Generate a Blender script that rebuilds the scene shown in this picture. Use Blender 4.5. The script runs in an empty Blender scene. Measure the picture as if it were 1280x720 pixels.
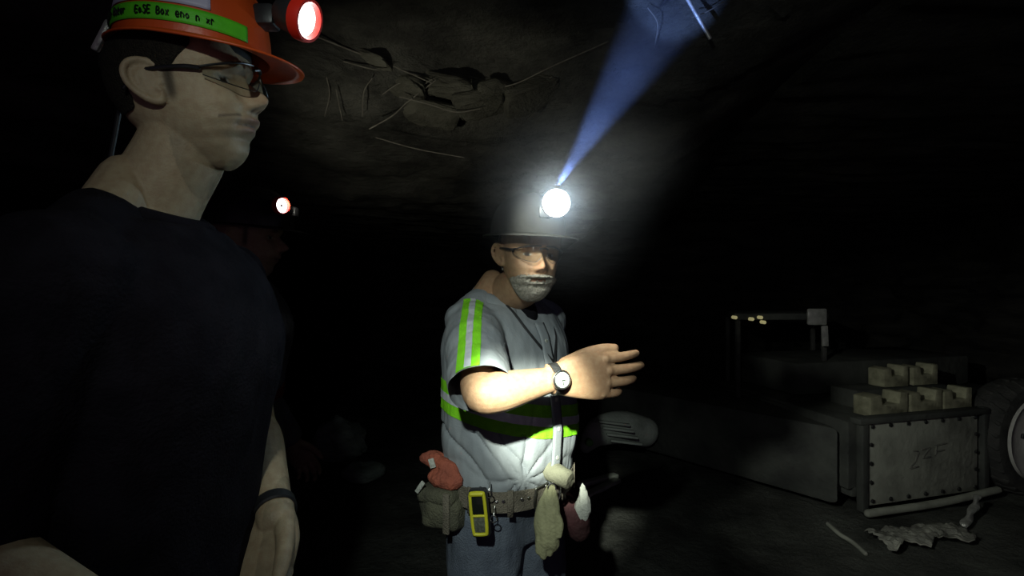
import bpy, bmesh, math, random
import numpy as np
from mathutils import Vector, Matrix, noise

random.seed(7)
SC = bpy.context.scene
COL = SC.collection
CAMZ = 1.45
BRIGHT = 0          # 1 only while checking shapes


def P(px, py, Y):
    return Vector(((px - 640) / 640 * Y, Y, CAMZ - (py - 360) / 640 * Y))


def V(*a):
    return Vector(a)


# ------------------------------------------------------------------ materials
def mat(name, col, rough=.7, metal=0., col2=None, nscale=30., bump=0., bscale=60., stretch=(1, 1, 1), spec=.3, attr=False,
        emit=None, alpha=None, mixlo=.35, mixhi=.65):
    m = bpy.data.materials.new(name)
    m.use_nodes = True
    nt = m.node_tree
    b = nt.nodes['Principled BSDF']
    b.inputs['Base Color'].default_value = (*col, 1)
    b.inputs['Roughness'].default_value = rough
    b.inputs['Metallic'].default_value = metal
    b.inputs['Specular IOR Level'].default_value = spec
    tc = nt.nodes.new('ShaderNodeTexCoord')
    mp = nt.nodes.new('ShaderNodeMapping')
    mp.inputs['Scale'].default_value = stretch
    nt.links.new(tc.outputs['Object'], mp.inputs['Vector'])
    nz = nt.nodes.new('ShaderNodeTexNoise')
    nz.inputs['Scale'].default_value = nscale
    nz.inputs['Detail'].default_value = 6
    nt.links.new(mp.outputs[0], nz.inputs['Vector'])
    if col2 is not None or attr:
        mr = nt.nodes.new('ShaderNodeMapRange')
        mr.inputs['From Min'].default_value = mixlo
        mr.inputs['From Max'].default_value = mixhi
        nt.links.new(nz.outputs['Fac'], mr.inputs['Value'])
        mx = nt.nodes.new('ShaderNodeMix')
        mx.data_type = 'RGBA'
        nt.links.new(mr.outputs[0], mx.inputs['Factor'])
        if attr:
            at = nt.nodes.new('ShaderNodeAttribute')
            at.attribute_name = 'tint'
            mx.blend_type = 'MULTIPLY'
            nt.links.new(at.outputs['Color'], mx.inputs['A'])
            mx.inputs['B'].default_value = (.86, .80, .78, 1)
        else:
            mx.inputs['A'].default_value = (*col, 1)
            mx.inputs['B'].default_value = (*col2, 1)
        nt.links.new(mx.outputs['Result'], b.inputs['Base Color'])
    if bump:
        n2 = nt.nodes.new('ShaderNodeTexNoise')
        n2.inputs['Scale'].default_value = bscale
        n2.inputs['Detail'].default_value = 8
        nt.links.new(mp.outputs[0], n2.inputs['Vector'])
        bp = nt.nodes.new('ShaderNodeBump')
        bp.inputs['Strength'].default_value = bump
        bp.inputs['Distance'].default_value = .02
        nt.links.new(n2.outputs['Fac'], bp.inputs['Height'])
        nt.links.new(bp.outputs[0], b.inputs['Normal'])
    if emit:
        b.inputs['Emission Color'].default_value = (*emit[0], 1)
        b.inputs['Emission Strength'].default_value = emit[1]
    return m


def clear_mat(name, tint, amount):
    m = bpy.data.materials.new(name)
    m.use_nodes = True
    nt = m.node_tree
    nt.nodes.clear()
    out = nt.nodes.new('ShaderNodeOutputMaterial')
    tr = nt.nodes.new('ShaderNodeBsdfTransparent')
    tr.inputs[0].default_value = (*tint, 1)
    gl = nt.nodes.new('ShaderNodeBsdfGlossy')
    gl.inputs['Roughness'].default_value = .04
    mx = nt.nodes.new('ShaderNodeMixShader')
    fr = nt.nodes.new('ShaderNodeFresnel')
    fr.inputs[0].default_value = 1.45
    ad = nt.nodes.new('ShaderNodeMath')
    ad.operation = 'ADD'
    ad.inputs[1].default_value = amount
    nt.links.new(fr.outputs[0], ad.inputs[0])
    nt.links.new(ad.outputs[0], mx.inputs[0])
    nt.links.new(tr.outputs[0], mx.inputs[1])
    nt.links.new(gl.outputs[0], mx.inputs[2])
    nt.links.new(mx.outputs[0], out.inputs[0])
    return m


def rock_mat(name, c1, c2, strata=1., bump=.8, scale=2.5):
    """layered mine rock: strata bands + blotches + fine bump"""
    m = bpy.data.materials.new(name)
    m.use_nodes = True
    nt = m.node_tree
    b = nt.nodes['Principled BSDF']
    b.inputs['Roughness'].default_value = .85
    b.inputs['Specular IOR Level'].default_value = .15
    tc = nt.nodes.new('ShaderNodeTexCoord')
    mp = nt.nodes.new('ShaderNodeMapping')
    mp.inputs['Scale'].default_value = (1, 1, strata)
    nt.links.new(tc.outputs['Object'], mp.inputs['Vector'])
    a = nt.nodes.new('ShaderNodeTexNoise')
    a.inputs['Scale'].default_value = scale
    a.inputs['Detail'].default_value = 9
    a.inputs['Roughness'].default_value = .65
    nt.links.new(mp.outputs[0], a.inputs['Vector'])
    rp = nt.nodes.new('ShaderNodeValToRGB')
    rp.color_ramp.elements[0].position = .36
    rp.color_ramp.elements[0].color = (*c1, 1)
    rp.color_ramp.elements[1].position = .66
    rp.color_ramp.elements[1].color = (*c2, 1)
    nt.links.new(a.outputs['Fac'], rp.inputs[0])
    nt.links.new(rp.outputs[0], b.inputs['Base Color'])
    n2 = nt.nodes.new('ShaderNodeTexNoise')
    n2.inputs['Scale'].default_value = 14
    n2.inputs['Detail'].default_value = 10
    n2.inputs['Roughness'].default_value = .7
    nt.links.new(mp.outputs[0], n2.inputs['Vector'])
    bp = nt.nodes.new('ShaderNodeBump')
    bp.inputs['Strength'].default_value = bump
    bp.inputs['Distance'].default_value = .05
    nt.links.new(n2.outputs['Fac'], bp.inputs['Height'])
    nt.links.new(bp.outputs[0], b.inputs['Normal'])
    return m


M = {}
M['skin'] = mat('skin', (.4, .26, .18), .55, nscale=90, attr=True, bump=.12, bscale=400, spec=.35)
M['skin'].node_tree.nodes['Principled BSDF'].inputs['Subsurface Weight'].default_value = .08
M['skin'].node_tree.nodes['Principled BSDF'].inputs['Subsurface Radius'].default_value = (.01, .004, .002)
M['black_cotton'] = mat('black_cotton', (.008, .0065, .010), .95, col2=(.014, .012, .017), nscale=25, bump=.3, bscale=220, spec=.1)
M['work_shirt'] = mat('work_shirt', (.27, .295, .31), .9, col2=(.23, .255, .275), nscale=14, bump=.10, bscale=220, spec=.12)
M['dark_shirt'] = mat('dark_shirt', (.006, .006, .008), .95, bump=.2, spec=.1)
M['denim'] = mat('denim', (.13, .155, .19), .9, col2=(.09, .108, .14), nscale=10, bump=.4, bscale=260, spec=.1)
M['dark_trousers'] = mat('dark_trousers', (.015, .015, .02), .9, col2=(.03, .028, .03), bump=.3, spec=.1)
M['boot'] = mat('boot_leather', (.02, .016, .013), .6, col2=(.05, .045, .04), bump=.3)
M['lime'] = mat('lime_tape', (.24, .72, .02), .6, col2=(.20, .64, .02), nscale=40, bump=.2, bscale=300)
M['lime_hat'] = mat('green_tape', (.10, .56, .02), .5, col2=(.08, .46, .02), nscale=40, bump=.08, bscale=200)
M['silver'] = mat('silver_tape', (.72, .76, .80), .38, metal=.25, col2=(.6, .64, .70), nscale=60, bump=.15, bscale=500)
M['orange_plastic'] = mat('orange_plastic', (.62, .085, .012), .42, col2=(.5, .06, .01), nscale=7, bump=.05, bscale=90, spec=.5)
M['grey_plastic'] = mat('grey_plastic', (.035, .035, .031), .8, col2=(.025, .025, .022), nscale=8, bump=.06, spec=.2)
M['white_sticker'] = mat('white_sticker', (.50, .46, .60), .45, col2=(.44, .42, .55), nscale=6)
M['black_plastic'] = mat('black_plastic', (.012, .012, .014), .45, col2=(.02, .02, .022), bump=.05, spec=.5)
M['ink'] = mat('ink', (.006, .012, .006), .6)
M['red_halo_plastic'] = mat('red_halo_bezel', (.75, .03, .015), .35, col2=(.6, .02, .01), nscale=10, spec=.5)  # red halo round the lit lens put into the bezel colour
M['lens_white'] = mat('lit_lens', (.9, .9, .9), .3, emit=((1, .97, .95), 9.))
M['lens_cool'] = mat('lit_lens_cool', (.9, .9, .9), .3, emit=((.86, .96, 1), 26.))
M['hair'] = mat('short_dark_hair', (.018, .014, .010), .8, col2=(.035, .028, .02), nscale=200, bump=.8, bscale=500)
M['grey_hair'] = mat('grey_beard_hair', (.36, .34, .29), .85, col2=(.18, .17, .14), nscale=180, bump=.45, bscale=420)
M['glass'] = clear_mat('clear_lens', (.78, .80, .78), .06)
M['frame_black'] = mat('frame_black', (.01, .01, .012), .35, spec=.5)
M['metal'] = mat('bright_metal', (.62, .62, .60), .28, metal=1., col2=(.4, .4, .38), nscale=30, bump=.1)
M['dark_metal'] = mat('dark_metal', (.10, .10, .10), .5, metal=.8, col2=(.05, .05, .05), nscale=20, bump=.2)
M['watch_face'] = mat('watch_face', (.36, .42, .36), .25, col2=(.25, .3, .26), nscale=90, spec=.6)
M['belt'] = mat('webbing_belt', (.17, .15, .115), .85, col2=(.11, .10, .075), nscale=25, bump=.5, bscale=260)
M['canvas'] = mat('olive_canvas', (.10, .10, .065), .9, col2=(.06, .06, .042), nscale=18, bump=.5, bscale=200)
M['orange_cloth'] = mat('orange_cloth', (.34, .095, .055), .85, col2=(.24, .07, .045), nscale=20, bump=.4, bscale=160)
M['white_cloth'] = mat('white_cloth', (.46, .48, .43), .9, col2=(.34, .36, .32), nscale=16, bump=.4, bscale=120)
M['leather'] = mat('tan_leather', (.30, .30, .17), .85, col2=(.22, .22, .125), nscale=20, bump=.25, bscale=130)
M['white_khaki'] = mat('pale_khaki_cloth', (.20, .20, .14), .9, col2=(.15, .15, .105), nscale=18, bump=.25, bscale=120)
M['maroon'] = mat('maroon_pouch', (.075, .028, .03), .8, col2=(.045, .02, .02), nscale=14, bump=.4)
M['yellow'] = mat('yellow_plastic', (.52, .50, .02), .45, col2=(.42, .41, .02), nscale=25, spec=.5)
M['screen'] = mat('dark_screen', (.01, .012, .01), .12, spec=.6)
M['keypad'] = mat('grey_keypad', (.10, .11, .08), .6, col2=(.05, .055, .04), nscale=150)
M['machine'] = mat('dusty_machine_paint', (.085, .090, .080), .8, col2=(.04, .042, .04), nscale=4, bump=.5, bscale=18)
M['panel'] = mat('pale_steel_panel', (.33, .34, .285), .75, col2=(.16, .165, .14), nscale=5, bump=.35, bscale=25, mixlo=.42, mixhi=.72)
M['rubber'] = mat('dusty_rubber', (.035, .035, .034), .9, col2=(.065, .064, .06), nscale=12, bump=.4)
M['rim'] = mat('pale_rim', (.60, .58, .55), .7, col2=(.36, .35, .32), nscale=9, bump=.2, mixlo=.45, mixhi=.8)
M['pale_block'] = mat('pale_yellow_block', (.36, .35, .24), .8, col2=(.2, .195, .13), nscale=14, bump=.3)
M['pale_sheet'] = mat('pale_sheet', (.36, .36, .31), .9, col2=(.15, .15, .13), nscale=12, bump=.5)
M['light_metal'] = mat('scuffed_pale_metal', (.5, .5, .47), .35, metal=.4, col2=(.33, .33, .31), nscale=25, bump=.2)
M['amber'] = mat('amber_glow', (.6, .55, .2), .2, spec=.8, emit=((1, .9, .45), .22))  # glints of the row given as a faint glow of their own
M['wire'] = mat('rusty_wire', (.16, .15, .12), .8, metal=.2, col2=(.10, .09, .07), nscale=30)
M['rock'] = rock_mat('roof_rock', (.035, .034, .028), (.12, .117, .095), 2.5, .9, 3)
M['slab'] = rock_mat('roof_slab_rock', (.06, .057, .042), (.15, .145, .11), 3., .8, 4)
M['rib'] = rock_mat('rib_rock', (.02, .02, .02), (.07, .066, .06), 5., 1., 1.6)
M['floor'] = rock_mat('floor_mud', (.04, .041, .038), (.125, .13, .115), 1., 1., 2.2)
M['pale_rock'] = rock_mat('pale_rock', (.16, .21, .18), (.42, .50, .44), 2., .8, 5)


# ------------------------------------------------------------------ mesh helper
def cr(pts, n):
    """Catmull-Rom resample of an (k,d) array into n rows"""
    pts = np.asarray(pts, float)
    k = len(pts)
    ext = np.vstack([2 * pts[0] - pts[1], pts, 2 * pts[-1] - pts[-2]])
    out = []
    for t in np.linspace(0, k - 1, n):
        i = min(int(t), k - 2)
        f = t - i
        p0, p1, p2, p3 = ext[i], ext[i + 1], ext[i + 2], ext[i + 3]
        out.append(.5 * ((2 * p1) + (-p0 + p2) * f + (2 * p0 - 5 * p1 + 4 * p2 - p3) * f * f + (-p0 + 3 * p1 - 3 * p2 + p3) * f ** 3))
    return np.array(out)


class G:
    def __init__(self):
        self.bm = bmesh.new()

    def grid(self, rings, closed=True, cap=True):
        """rings: list of lists of Vectors"""
        bm = self.bm
        vr = [[bm.verts.new(p) for p in r] for r in rings]
        n = len(vr[0])
        for i in range(len(vr) - 1):
            for j in range(n if closed else n - 1):
                q = [vr[i][j], vr[i][(j + 1) % n], vr[i + 1][(j + 1) % n], vr[i + 1][j]]
                bm.faces.new(q)
        if cap and closed:
            for r in (vr[0], vr[-1]):
                c = Vector((0, 0, 0))
                for v in r:
                    c += v.co
                cv = bm.verts.new(c / n)
                for j in range(n):
                    bm.faces.new((r[j], r[(j + 1) % n], cv))
        return self

    def tube(self, pts, rad, n=14, seg=None, flat=None, ends=True):
        """round tube through pts; flat=(axis Vector, factor) squashes the section along an axis"""
        if not isinstance(rad, (list, tuple)):
            rad = [rad] * len(pts)
        seg = seg or max(2, (len(pts) - 1) * 6 + 1)
        a = cr([[*p, r] for p, r in zip(pts, rad)], seg) if len(pts) > 2 else \
            np.array([[*(Vector(pts[0]).lerp(Vector(pts[1]), t)), rad[0] + (rad[1] - rad[0]) * t] for t in np.linspace(0, 1, seg)])
        rows = [(Vector(r[:3]), max(r[3], 1e-5)) for r in a]
        if ends:
            d0 = (rows[0][0] - rows[1][0]).normalized()
            d1 = (rows[-1][0] - rows[-2][0]).normalized()
            s = [(rows[0][0] + d0 * rows[0][1] * math.sin(t) * .9, rows[0][1] * math.cos(t)) for t in (1.5, 1.2, .8, .4)]
            e = [(rows[-1][0] + d1 * rows[-1][1] * math.sin(t) * .9, rows[-1][1] * math.cos(t)) for t in (.4, .8, 1.2, 1.5)]
            rows = s + rows + e
        t0 = (rows[1][0] - rows[0][0]).normalized()
        up = Vector((0, 0, 1)) if abs(t0.z) < .9 else Vector((1, 0, 0))
        u = t0.cross(up).normalized()
        rings = []
        for i, (c, r) in enumerate(rows):
            nx = rows[min(i + 1, len(rows) - 1)][0] - rows[max(i - 1, 0)][0]
            t = nx.normalized() if nx.length > 1e-9 else t0
            u = (u - t * u.dot(t)).normalized()
            w = t.cross(u)
            ring = []
            for j in range(n):
                an = 2 * math.pi * j / n
                o = u * math.cos(an) * r + w * math.sin(an) * r
                if flat:
                    ax = flat[0]
                    o = o - ax * o.dot(ax) * (1 - flat[1])
                ring.append(c + o)
            rings.append(ring)
        return self.grid(rings)

    def ell(self, c, r, mx=None, n=20, m=12):
        rings = []
        for i in range(m + 1):
            t = math.pi * (i + .02) / (m + .04)
            ring = []
            for j in range(n):
                a = 2 * math.pi * j / n
                p = Vector((r[0] * math.sin(t) * math.cos(a), r[1] * math.sin(t) * math.sin(a), r[2] * math.cos(t)))
                if mx:
                    p = mx @ p
                ring.append(Vector(c) + p)
            rings.append(ring)
        return self.grid(rings)

    def box(self, c, size, mx=None, bev=.004, seg=2):
        b = bmesh.new()
        bmesh.ops.create_cube(b, size=1)
        for v in b.verts:
            v.co = Vector((v.co.x * size[0], v.co.y * size[1], v.co.z * size[2]))
        if bev:
            bmesh.ops.bevel(b, geom=b.edges[:], offset=min(bev, min(size) * .45), segments=seg, affect='EDGES', profile=.5)
        T = Matrix.Translation(Vector(c)) @ (mx.to_4x4() if mx else Matrix())
        return self.merge(b, T)

    def prism(self, poly, z0, z1, bev=.01, T=None):
        b = bmesh.new()
        lo = [b.verts.new((x, y, z0)) for x, y in poly]
        f = b.faces.new(lo)
        r = bmesh.ops.extrude_face_region(b, geom=[f])
        for v in r['geom']:
            if isinstance(v, bmesh.types.BMVert):
                v.co.z = z1
        bmesh.ops.recalc_face_normals(b, faces=b.faces)
        if bev:
            bmesh.ops.bevel(b, geom=b.edges[:], offset=bev, segments=2, affect='EDGES', profile=.5)
        return self.merge(b, T or Matrix())

    def cyl(self, p0, p1, r, n=24, bev=.0, r1=None):
        p0, p1 = Vector(p0), Vector(p1)
        d = (p1 - p0)
        L = d.length
        d.normalize()
        u = d.orthogonal().normalized()
        w = d.cross(u)
        r1 = r if r1 is None else r1
        rows = [(0, r)] + ([] if not bev else []) + [(L, r1)]
        if bev:
            rows = [(0, r - bev), (bev, r), (L - bev, r1), (L, r1 - bev)]
        rings = [[p0 + d * h + (u * math.cos(2 * math.pi * j / n) + w * math.sin(2 * math.pi * j / n)) * q for j in range(n)] for h, q in rows]
        return self.grid(rings)

    def lathe(self, prof, T, n=32, cap=False):
        """prof: (radius, height) along local z of matrix T"""
        rings = [[T @ Vector((r * math.cos(2 * math.pi * j / n), r * math.sin(2 * math.pi * j / n), h)) for j in range(n)] for r, h in prof]
        return self.grid(rings, cap=cap)

    def merge(self, b, T=None):
        me = bpy.data.meshes.new('t')
        b.to_mesh(me)
        b.free()
        if T is not None:
            me.transform(T)
        self.bm.from_mesh(me)
        bpy.data.meshes.remove(me)
        return self

    def displace(self, fn):
        self.bm.normal_update()
        for v in self.bm.verts:
            v.co += fn(v.co, v.normal)
        return self

    def remesh(self, voxel, smooth=2, fac=.5):
        me = bpy.data.meshes.new('t')
        bmesh.ops.recalc_face_normals(self.bm, faces=self.bm.faces)
        self.bm.to_mesh(me)
        o = bpy.data.objects.new('t', me)
        COL.objects.link(o)
        r = o.modifiers.new('r', 'REMESH')
        r.mode = 'VOXEL'
        r.voxel_size = voxel
        r.adaptivity = 0
        if smooth:
            s = o.modifiers.new('s', 'SMOOTH')
            s.iterations = smooth
            s.factor = fac
        dg = bpy.context.evaluated_depsgraph_get()
        m2 = bpy.data.meshes.new_from_object(o.evaluated_get(dg))
        self.bm.free()
        self.bm = bmesh.new()
        self.bm.from_mesh(m2)
        bpy.data.objects.remove(o)
        bpy.data.meshes.remove(me)
        bpy.data.meshes.remove(m2)
        return self

    def build(self, name, m, parent=None, sharp=40, tint=None, fixn=True):
        bm = self.bm
        if fixn:
            bmesh.ops.recalc_face_normals(bm, faces=bm.faces)
        for f in bm.faces:
            f.smooth = True
        ca = math.radians(sharp)
        for e in bm.edges:
            if len(e.link_faces) == 2 and e.calc_face_angle(0) > ca:
                e.smooth = False
        me = bpy.data.meshes.new(name)
        if tint:
            lay = bm.verts.layers.float_color.new('tint')
            for v in bm.verts:
                c = tint(v.co)
                v[lay] = (c[0], c[1], c[2], 1)
        if parent is None:
            xs = [v.co for v in bm.verts]
            lo = Vector((min(p.x for p in xs), min(p.y for p in xs), min(p.z for p in xs)))
            hi = Vector((max(p.x for p in xs), max(p.y for p in xs), max(p.z for p in xs)))
            org = Vector(((lo.x + hi.x) / 2, (lo.y + hi.y) / 2, lo.z))
            for v in bm.verts:
                v.co -= org
        else:
            r = parent
            while r.parent:
                r = r.parent
            inv = r.matrix_basis.inverted()
            for v in bm.verts:
                v.co = inv @ v.co
        bm.to_mesh(me)
        bm.free()
        me.materials.append(m)
        o = bpy.data.objects.new(name, me)
        COL.objects.link(o)
        if parent is None:
            o.location = org
        else:
            o.parent = parent
        return o


def empty(name, loc, rz=0.):
    o = bpy.data.objects.new(name, None)
    o.empty_display_size = .1
    COL.objects.link(o)
    o.location = loc
    o.rotation_euler = (0, 0, rz)
    o.matrix_basis = Matrix.Translation(Vector(loc)) @ Matrix.Rotation(rz, 4, 'Z')
    return o


def tag(o, label=None, cat=None, group=None, kind=None):
    if label:
        o['label'] = label
    if cat:
        o['category'] = cat
    if group:
        o['group'] = group
    if kind:
        o['kind'] = kind
    return o


def fbm(p, s, o=4):
    return noise.fractal(Vector(p) * s, 1.0, 2.0, o, noise_basis='PERLIN_ORIGINAL')


def gs(x, s):
    return math.exp(-(x / s) ** 2)


# ------------------------------------------------------------------ heads and bodies
def frame(loc, yaw, pitch=0, roll=0):
    return Matrix.Translation(Vector(loc)) @ Matrix.Rotation(math.radians(yaw), 4, 'Z') @ \
        Matrix.Rotation(math.radians(-pitch), 4, 'Y') @ Matrix.Rotation(math.radians(roll), 4, 'X')


ZT = [-.122, -.118, -.110, -.100, -.090, -.080, -.070, -.062, -.055, -.045, -.035, -.010, .0, .012, .025, .05, .08, .100, .111, .115]
XF = [.030, .042, .054, .062, .066, .067, .079, .082, .090, .087, .088, .084, .081, .086, .094, .092, .075, .048, .020, .001]
XB = [.030, .020, .005, -.012, -.026, -.042, -.055, -.064, -.070, -.078, -.085, -.096, -.099, -.101, -.102, -.101, -.082, -.052, -.022, -.001]
WW = [.008, .018, .028, .037, .045, .051, .056, .059, .061, .064, .067, .071, .073, .0745, .0755, .075, .062, .041, .018, .001]
NZ = [-.050, -.044, -.040, -.034, -.028, -.020, -.010, 0., .010, .020]
NX = [0., .004, .013, .026, .030, .026, .018, .010, .004, 0.]
NS = [.015, .016, .0165, .0155, .014, .0115, .0095, .0085, .009, .011]


def head_point(th, z, off=0., nose=1.):
    xf = np.interp(z, ZT, XF) + off
    xb = np.interp(z, ZT, XB) - off
    w = np.interp(z, ZT, WW) + off
    xc = xb * .45 + xf * .55
    c, s = math.cos(th), math.sin(th)
    e = .86
    y = w * math.copysign(abs(s) ** e, s)
    x = xc + (xf - xc if c > 0 else xc - xb) * math.copysign(abs(c) ** e, c)
    if c > 0:
        k = c ** .5
        x += np.interp(z, NZ, NX) * nose * gs(y, np.interp(z, NZ, NS))
        ay = abs(y)
        x -= .0115 * gs(ay - .031, .0145) * gs(z - .001, .0105) * k                 # socket
        x += .0055 * gs(ay - .031, .0085) * gs(z + .001, .0055)                      # eyeball under lids
        x += .0035 * gs(ay - .028, .018) * gs(z - .019, .006)                        # brow
        x += .0045 * gs(ay - .046, .016) * gs(z + .025, .016) * k                    # cheekbone
        x += .0050 * gs(ay - .0125, .0052) * gs(z + .037, .0060)                     # nostril wing
        x -= .0040 * gs(ay - .007, .0036) * gs(z + .0425, .0026)                     # nostril
        x += .0035 * gs(y, .019) * gs(z + .0555, .0042)                              # upper lip
        x += .0040 * gs(y, .016) * gs(z + .0690, .0050)                              # lower lip
        x -= .0055 * gs(y, .023) * gs(z + .0625, .0017)                              # mouth line
        x -= .0030 * gs(ay - .025, .005) * gs(z + .0625, .005)                       # mouth corner
        x -= .0020 * gs(y, .003) * gs(z + .048, .006)                                # philtrum
        x -= .0022 * gs(ay - .026 - (-z - .05) * .3, .004) * gs(z + .05, .016)       # smile fold
        x += .0030 * gs(y, .016) * gs(z + .098, .010)                                # chin
    return Vector((x, y, z))


def head_geo(g, H, fine=1., off=0.):
    n = int(150 * fine)
    zs = list(np.linspace(-.122, .06, int(120 * fine))) + list(np.linspace(.063, .115, int(26 * fine)))
    ths = []
    for j in range(n):
        t = -1 + 2 * j / n
        ths.append(math.pi * math.copysign(abs(t) ** 1.45, t))
    rings = [[H @ head_point(th, z, off) for th in ths] for z in zs]
    g.grid(rings)


def ear_geo(g, H, side):
    """side +1 left, -1 right; ear about 62 mm tall, standing off the head"""
    def E(x, z, o):
        return H @ Vector((x, side * (.071 + o + max(0, -x - .006) * .55), z * .87 - .002))
    hel = [(.004, .006, .001), (.004, .022, .004), (-.006, .032, .008), (-.020, .031, .010), (-.028, .018, .011), (-.028, .000, .010),
           (-.021, -.016, .008), (-.010, -.027, .005), (.000, -.029, .002), (.003, -.020, .001)]
    g.tube([E(*p) for p in hel], [.0035, .004, .0042, .0042, .0042, .004, .0042, .0056, .0056, .004], n=10)
    anti = [(-.002, .018, .004), (-.012, .018, .006), (-.018, .006, .008), (-.015, -.010, .007), (-.006, -.018, .004)]
    g.tube([E(*p) for p in anti], .0036, n=10)
    g.tube([E(.004, -.002, .002), E(-.001, -.008, .004), E(.003, -.014, .002)], .0036, n=8)     # tragus
    g.ell(H @ Vector((-.011, side * .0785, .002)), (.019, .0048, .0245), (H.to_3x3() @ Matrix.Rotation(-side * .5, 3, 'Z')))


def arm_geo(g, sh, el, wr, s=1., o=0.):
    d1 = (el - sh)
    d2 = (wr - el)
    pts = [sh, sh + d1 * .3, sh + d1 * .65, el - d1 * .04 + d2 * .0, el + d2 * .22, el + d2 * .6, wr - d2 * .06, wr + d2.normalized() * .02]
    r = [.056, .052, .046, .042, .046, .037, .029, .028]
    g.tube(pts, [q * s + o for q in r], n=22, seg=44)


FING = [(.090, .032, .074, .0088), (.096, .011, .082, .0092), (.092, -.011, .076, .0088), (.083, -.031, .060, .0078)]


def hand_geo(g, wr, fwd, thumb, s=1., curl=(.5, .5, .55, .6), spread=.06, thumb_dir=(.62, .72, -.25), thumb_bend=.25):
    x = fwd.normalized()
    y = (thumb - x * thumb.dot(x)).normalized()
    z = x.cross(y)
    if curl is None:
        curl = (.4,) * 4
    T = Matrix(((x.x, y.x, z.x, wr.x), (x.y, y.y, z.y, wr.y), (x.z, y.z, z.z, wr.z), (0, 0, 0, 1)))
    return T, x, y, z


def hand_build(g, T, s, curl, spread, tdir, dorsal=1):
    """T: x fingers, y thumb side, z either way; dorsal=+1 when the back of the hand is +z"""
    def L(a, b, c):
        return T @ (Vector((a, b, c * dorsal)) * s)
    sec = [(-.02, .0, .026, .020), (.0, 0., .029, .019), (.02, .002, .036, .018), (.045, .003, .042, .0165), (.070, .001, .043, .015),
           (.088, 0., .041, .0125), (.097, -.001, .034, .009)]
    a = cr(sec, 26)
    g.grid([[L(xx, yc + w * math.copysign(abs(math.cos(t)) ** .8, math.cos(t)), h * math.copysign(abs(math.sin(t)) ** .8, math.sin(t)))
             for t in np.linspace(0, 2 * math.pi, 22, endpoint=False)] for xx, yc, w, h in a])
    for k, (bx, by, ln, r) in enumerate(FING):
        c = curl[k]
        pts = [Vector((bx - .025, by * .92, 0)), Vector((bx, by, .001))]
        ang = -c * .55
        yaw = (1.5 - k) * spread
        p = pts[-1].copy()
        for f, b in ((.45, 0), (.30, 1.), (.25, .8)):
            ang -= c * b
            d = Vector((math.cos(ang) * math.cos(yaw), math.cos(ang) * math.sin(yaw), math.sin(ang)))
            p = p + d * ln * f
            pts.append(p.copy())
        rr = [r * 1.05, r * 1.08, r, r * .93, r * .80]
        g.tube([L(*q) for q in pts], [q * s for q in rr], n=12, seg=26)
        kn = pts[1]
        g.ell(L(kn.x, kn.y, .005), (r * s, r * s, r * s), n=10, m=8)
    d = Vector(tdir).normalized()
    p0 = Vector((.018, .022, -.006))
    p1 = p0 + d * .043
    d2 = (d + Vector((.35, -.12, -.05))).normalized()
    p2 = p1 + d2 * .034
    d3 = (d2 + Vector((.3, -.15, 0))).normalized()
    p3 = p2 + d3 * .024
    g.tube([L(*q) for q in (p0, p1, p2, p3)], [.0155 * s, .0125 * s, .0108 * s, .0085 * s], n=12, seg=24)


def handframe(wr, fwd, thumb):
    x = fwd.normalized()
    y = (thumb - x * thumb.dot(x)).normalized()
    z = x.cross(y)
    return Matrix(((x.x, y.x, z.x, wr.x), (x.y, y.y, z.y, wr.y), (x.z, y.z, z.z, wr.z), (0, 0, 0, 1)))


def torso_geo(g, B, secs, off=0., n=40, zmin=None, zmax=None):
    a = cr(secs, len(secs) * 5)
    rings = []
    for z, xc, fa, hw in a:
        if zmin is not None and z < zmin or zmax is not None and z > zmax:
            continue
        rings.append([B @ Vector((xc + (fa + off) * math.copysign(abs(math.cos(t)) ** .9, math.cos(t)),
                                  (hw + off) * math.copysign(abs(math.sin(t)) ** .82, math.sin(t)), z))
                      for t in np.linspace(0, 2 * math.pi, n, endpoint=False)])
    g.grid(rings)


def open_hem(g, hem, axis, rad):
    """open a sleeve end: cut the cloth at the hem plane near the hem and remove the cap"""
    axis = axis.normalized()
    geom = [f for f in g.bm.faces if (f.calc_center_median() - hem).length < rad * 1.9]
    es = list({e for f in geom for e in f.edges})
    vs = list({v for f in geom for v in f.verts})
    bmesh.ops.bisect_plane(g.bm, geom=geom + es + vs, plane_co=hem, plane_no=axis)
    kill = [f for f in g.bm.faces if (f.calc_center_median() - hem).dot(axis) > 1e-5 and (f.calc_center_median() - hem).length < rad * 1.9]
    bmesh.ops.delete(g.bm, geom=kill, context='FACES')


def strip_from(bm_src, planes, keep, off=.0025):
    """a clean strip cut out of a cloth mesh by planes [(co, no)] keeping the side no points to"""
    b = bm_src.copy()
    for co, no in planes:
        bmesh.ops.bisect_plane(b, geom=b.verts[:] + b.edges[:] + b.faces[:], plane_co=co, plane_no=no, clear_inner=True)
    b.normal_update()
    kill = [f for f in b.faces if not keep(f.calc_center_median(), f.normal)]
    bmesh.ops.delete(b, geom=kill, context='FACES')
    b.normal_update()
    for v in b.verts:
        v.co += v.normal * off
    g = G()
    g.bm.free()
    g.bm = b
    return g


def legs_geo(g, B, hipz, feet, o=0., s=1.):
    for sd, ft in zip((1, -1), feet):
        hip = Vector((0, sd * .085 * s, hipz))
        kn = Vector((.02 + ft[0] * .4, sd * .09 * s + ft[1] * .3, hipz * .54))
        an = Vector((-.01 + ft[0], sd * .095 * s + ft[1], .10))
        g.tube([B @ hip, B @ hip.lerp(kn, .5), B @ kn, B @ kn.lerp(an, .4), B @ an], [(.092 + o) * s, (.083 + o) * s, (.062 + o) * s, (.062 + o) * s, (.052 + o) * s], n=20, seg=40)


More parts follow.
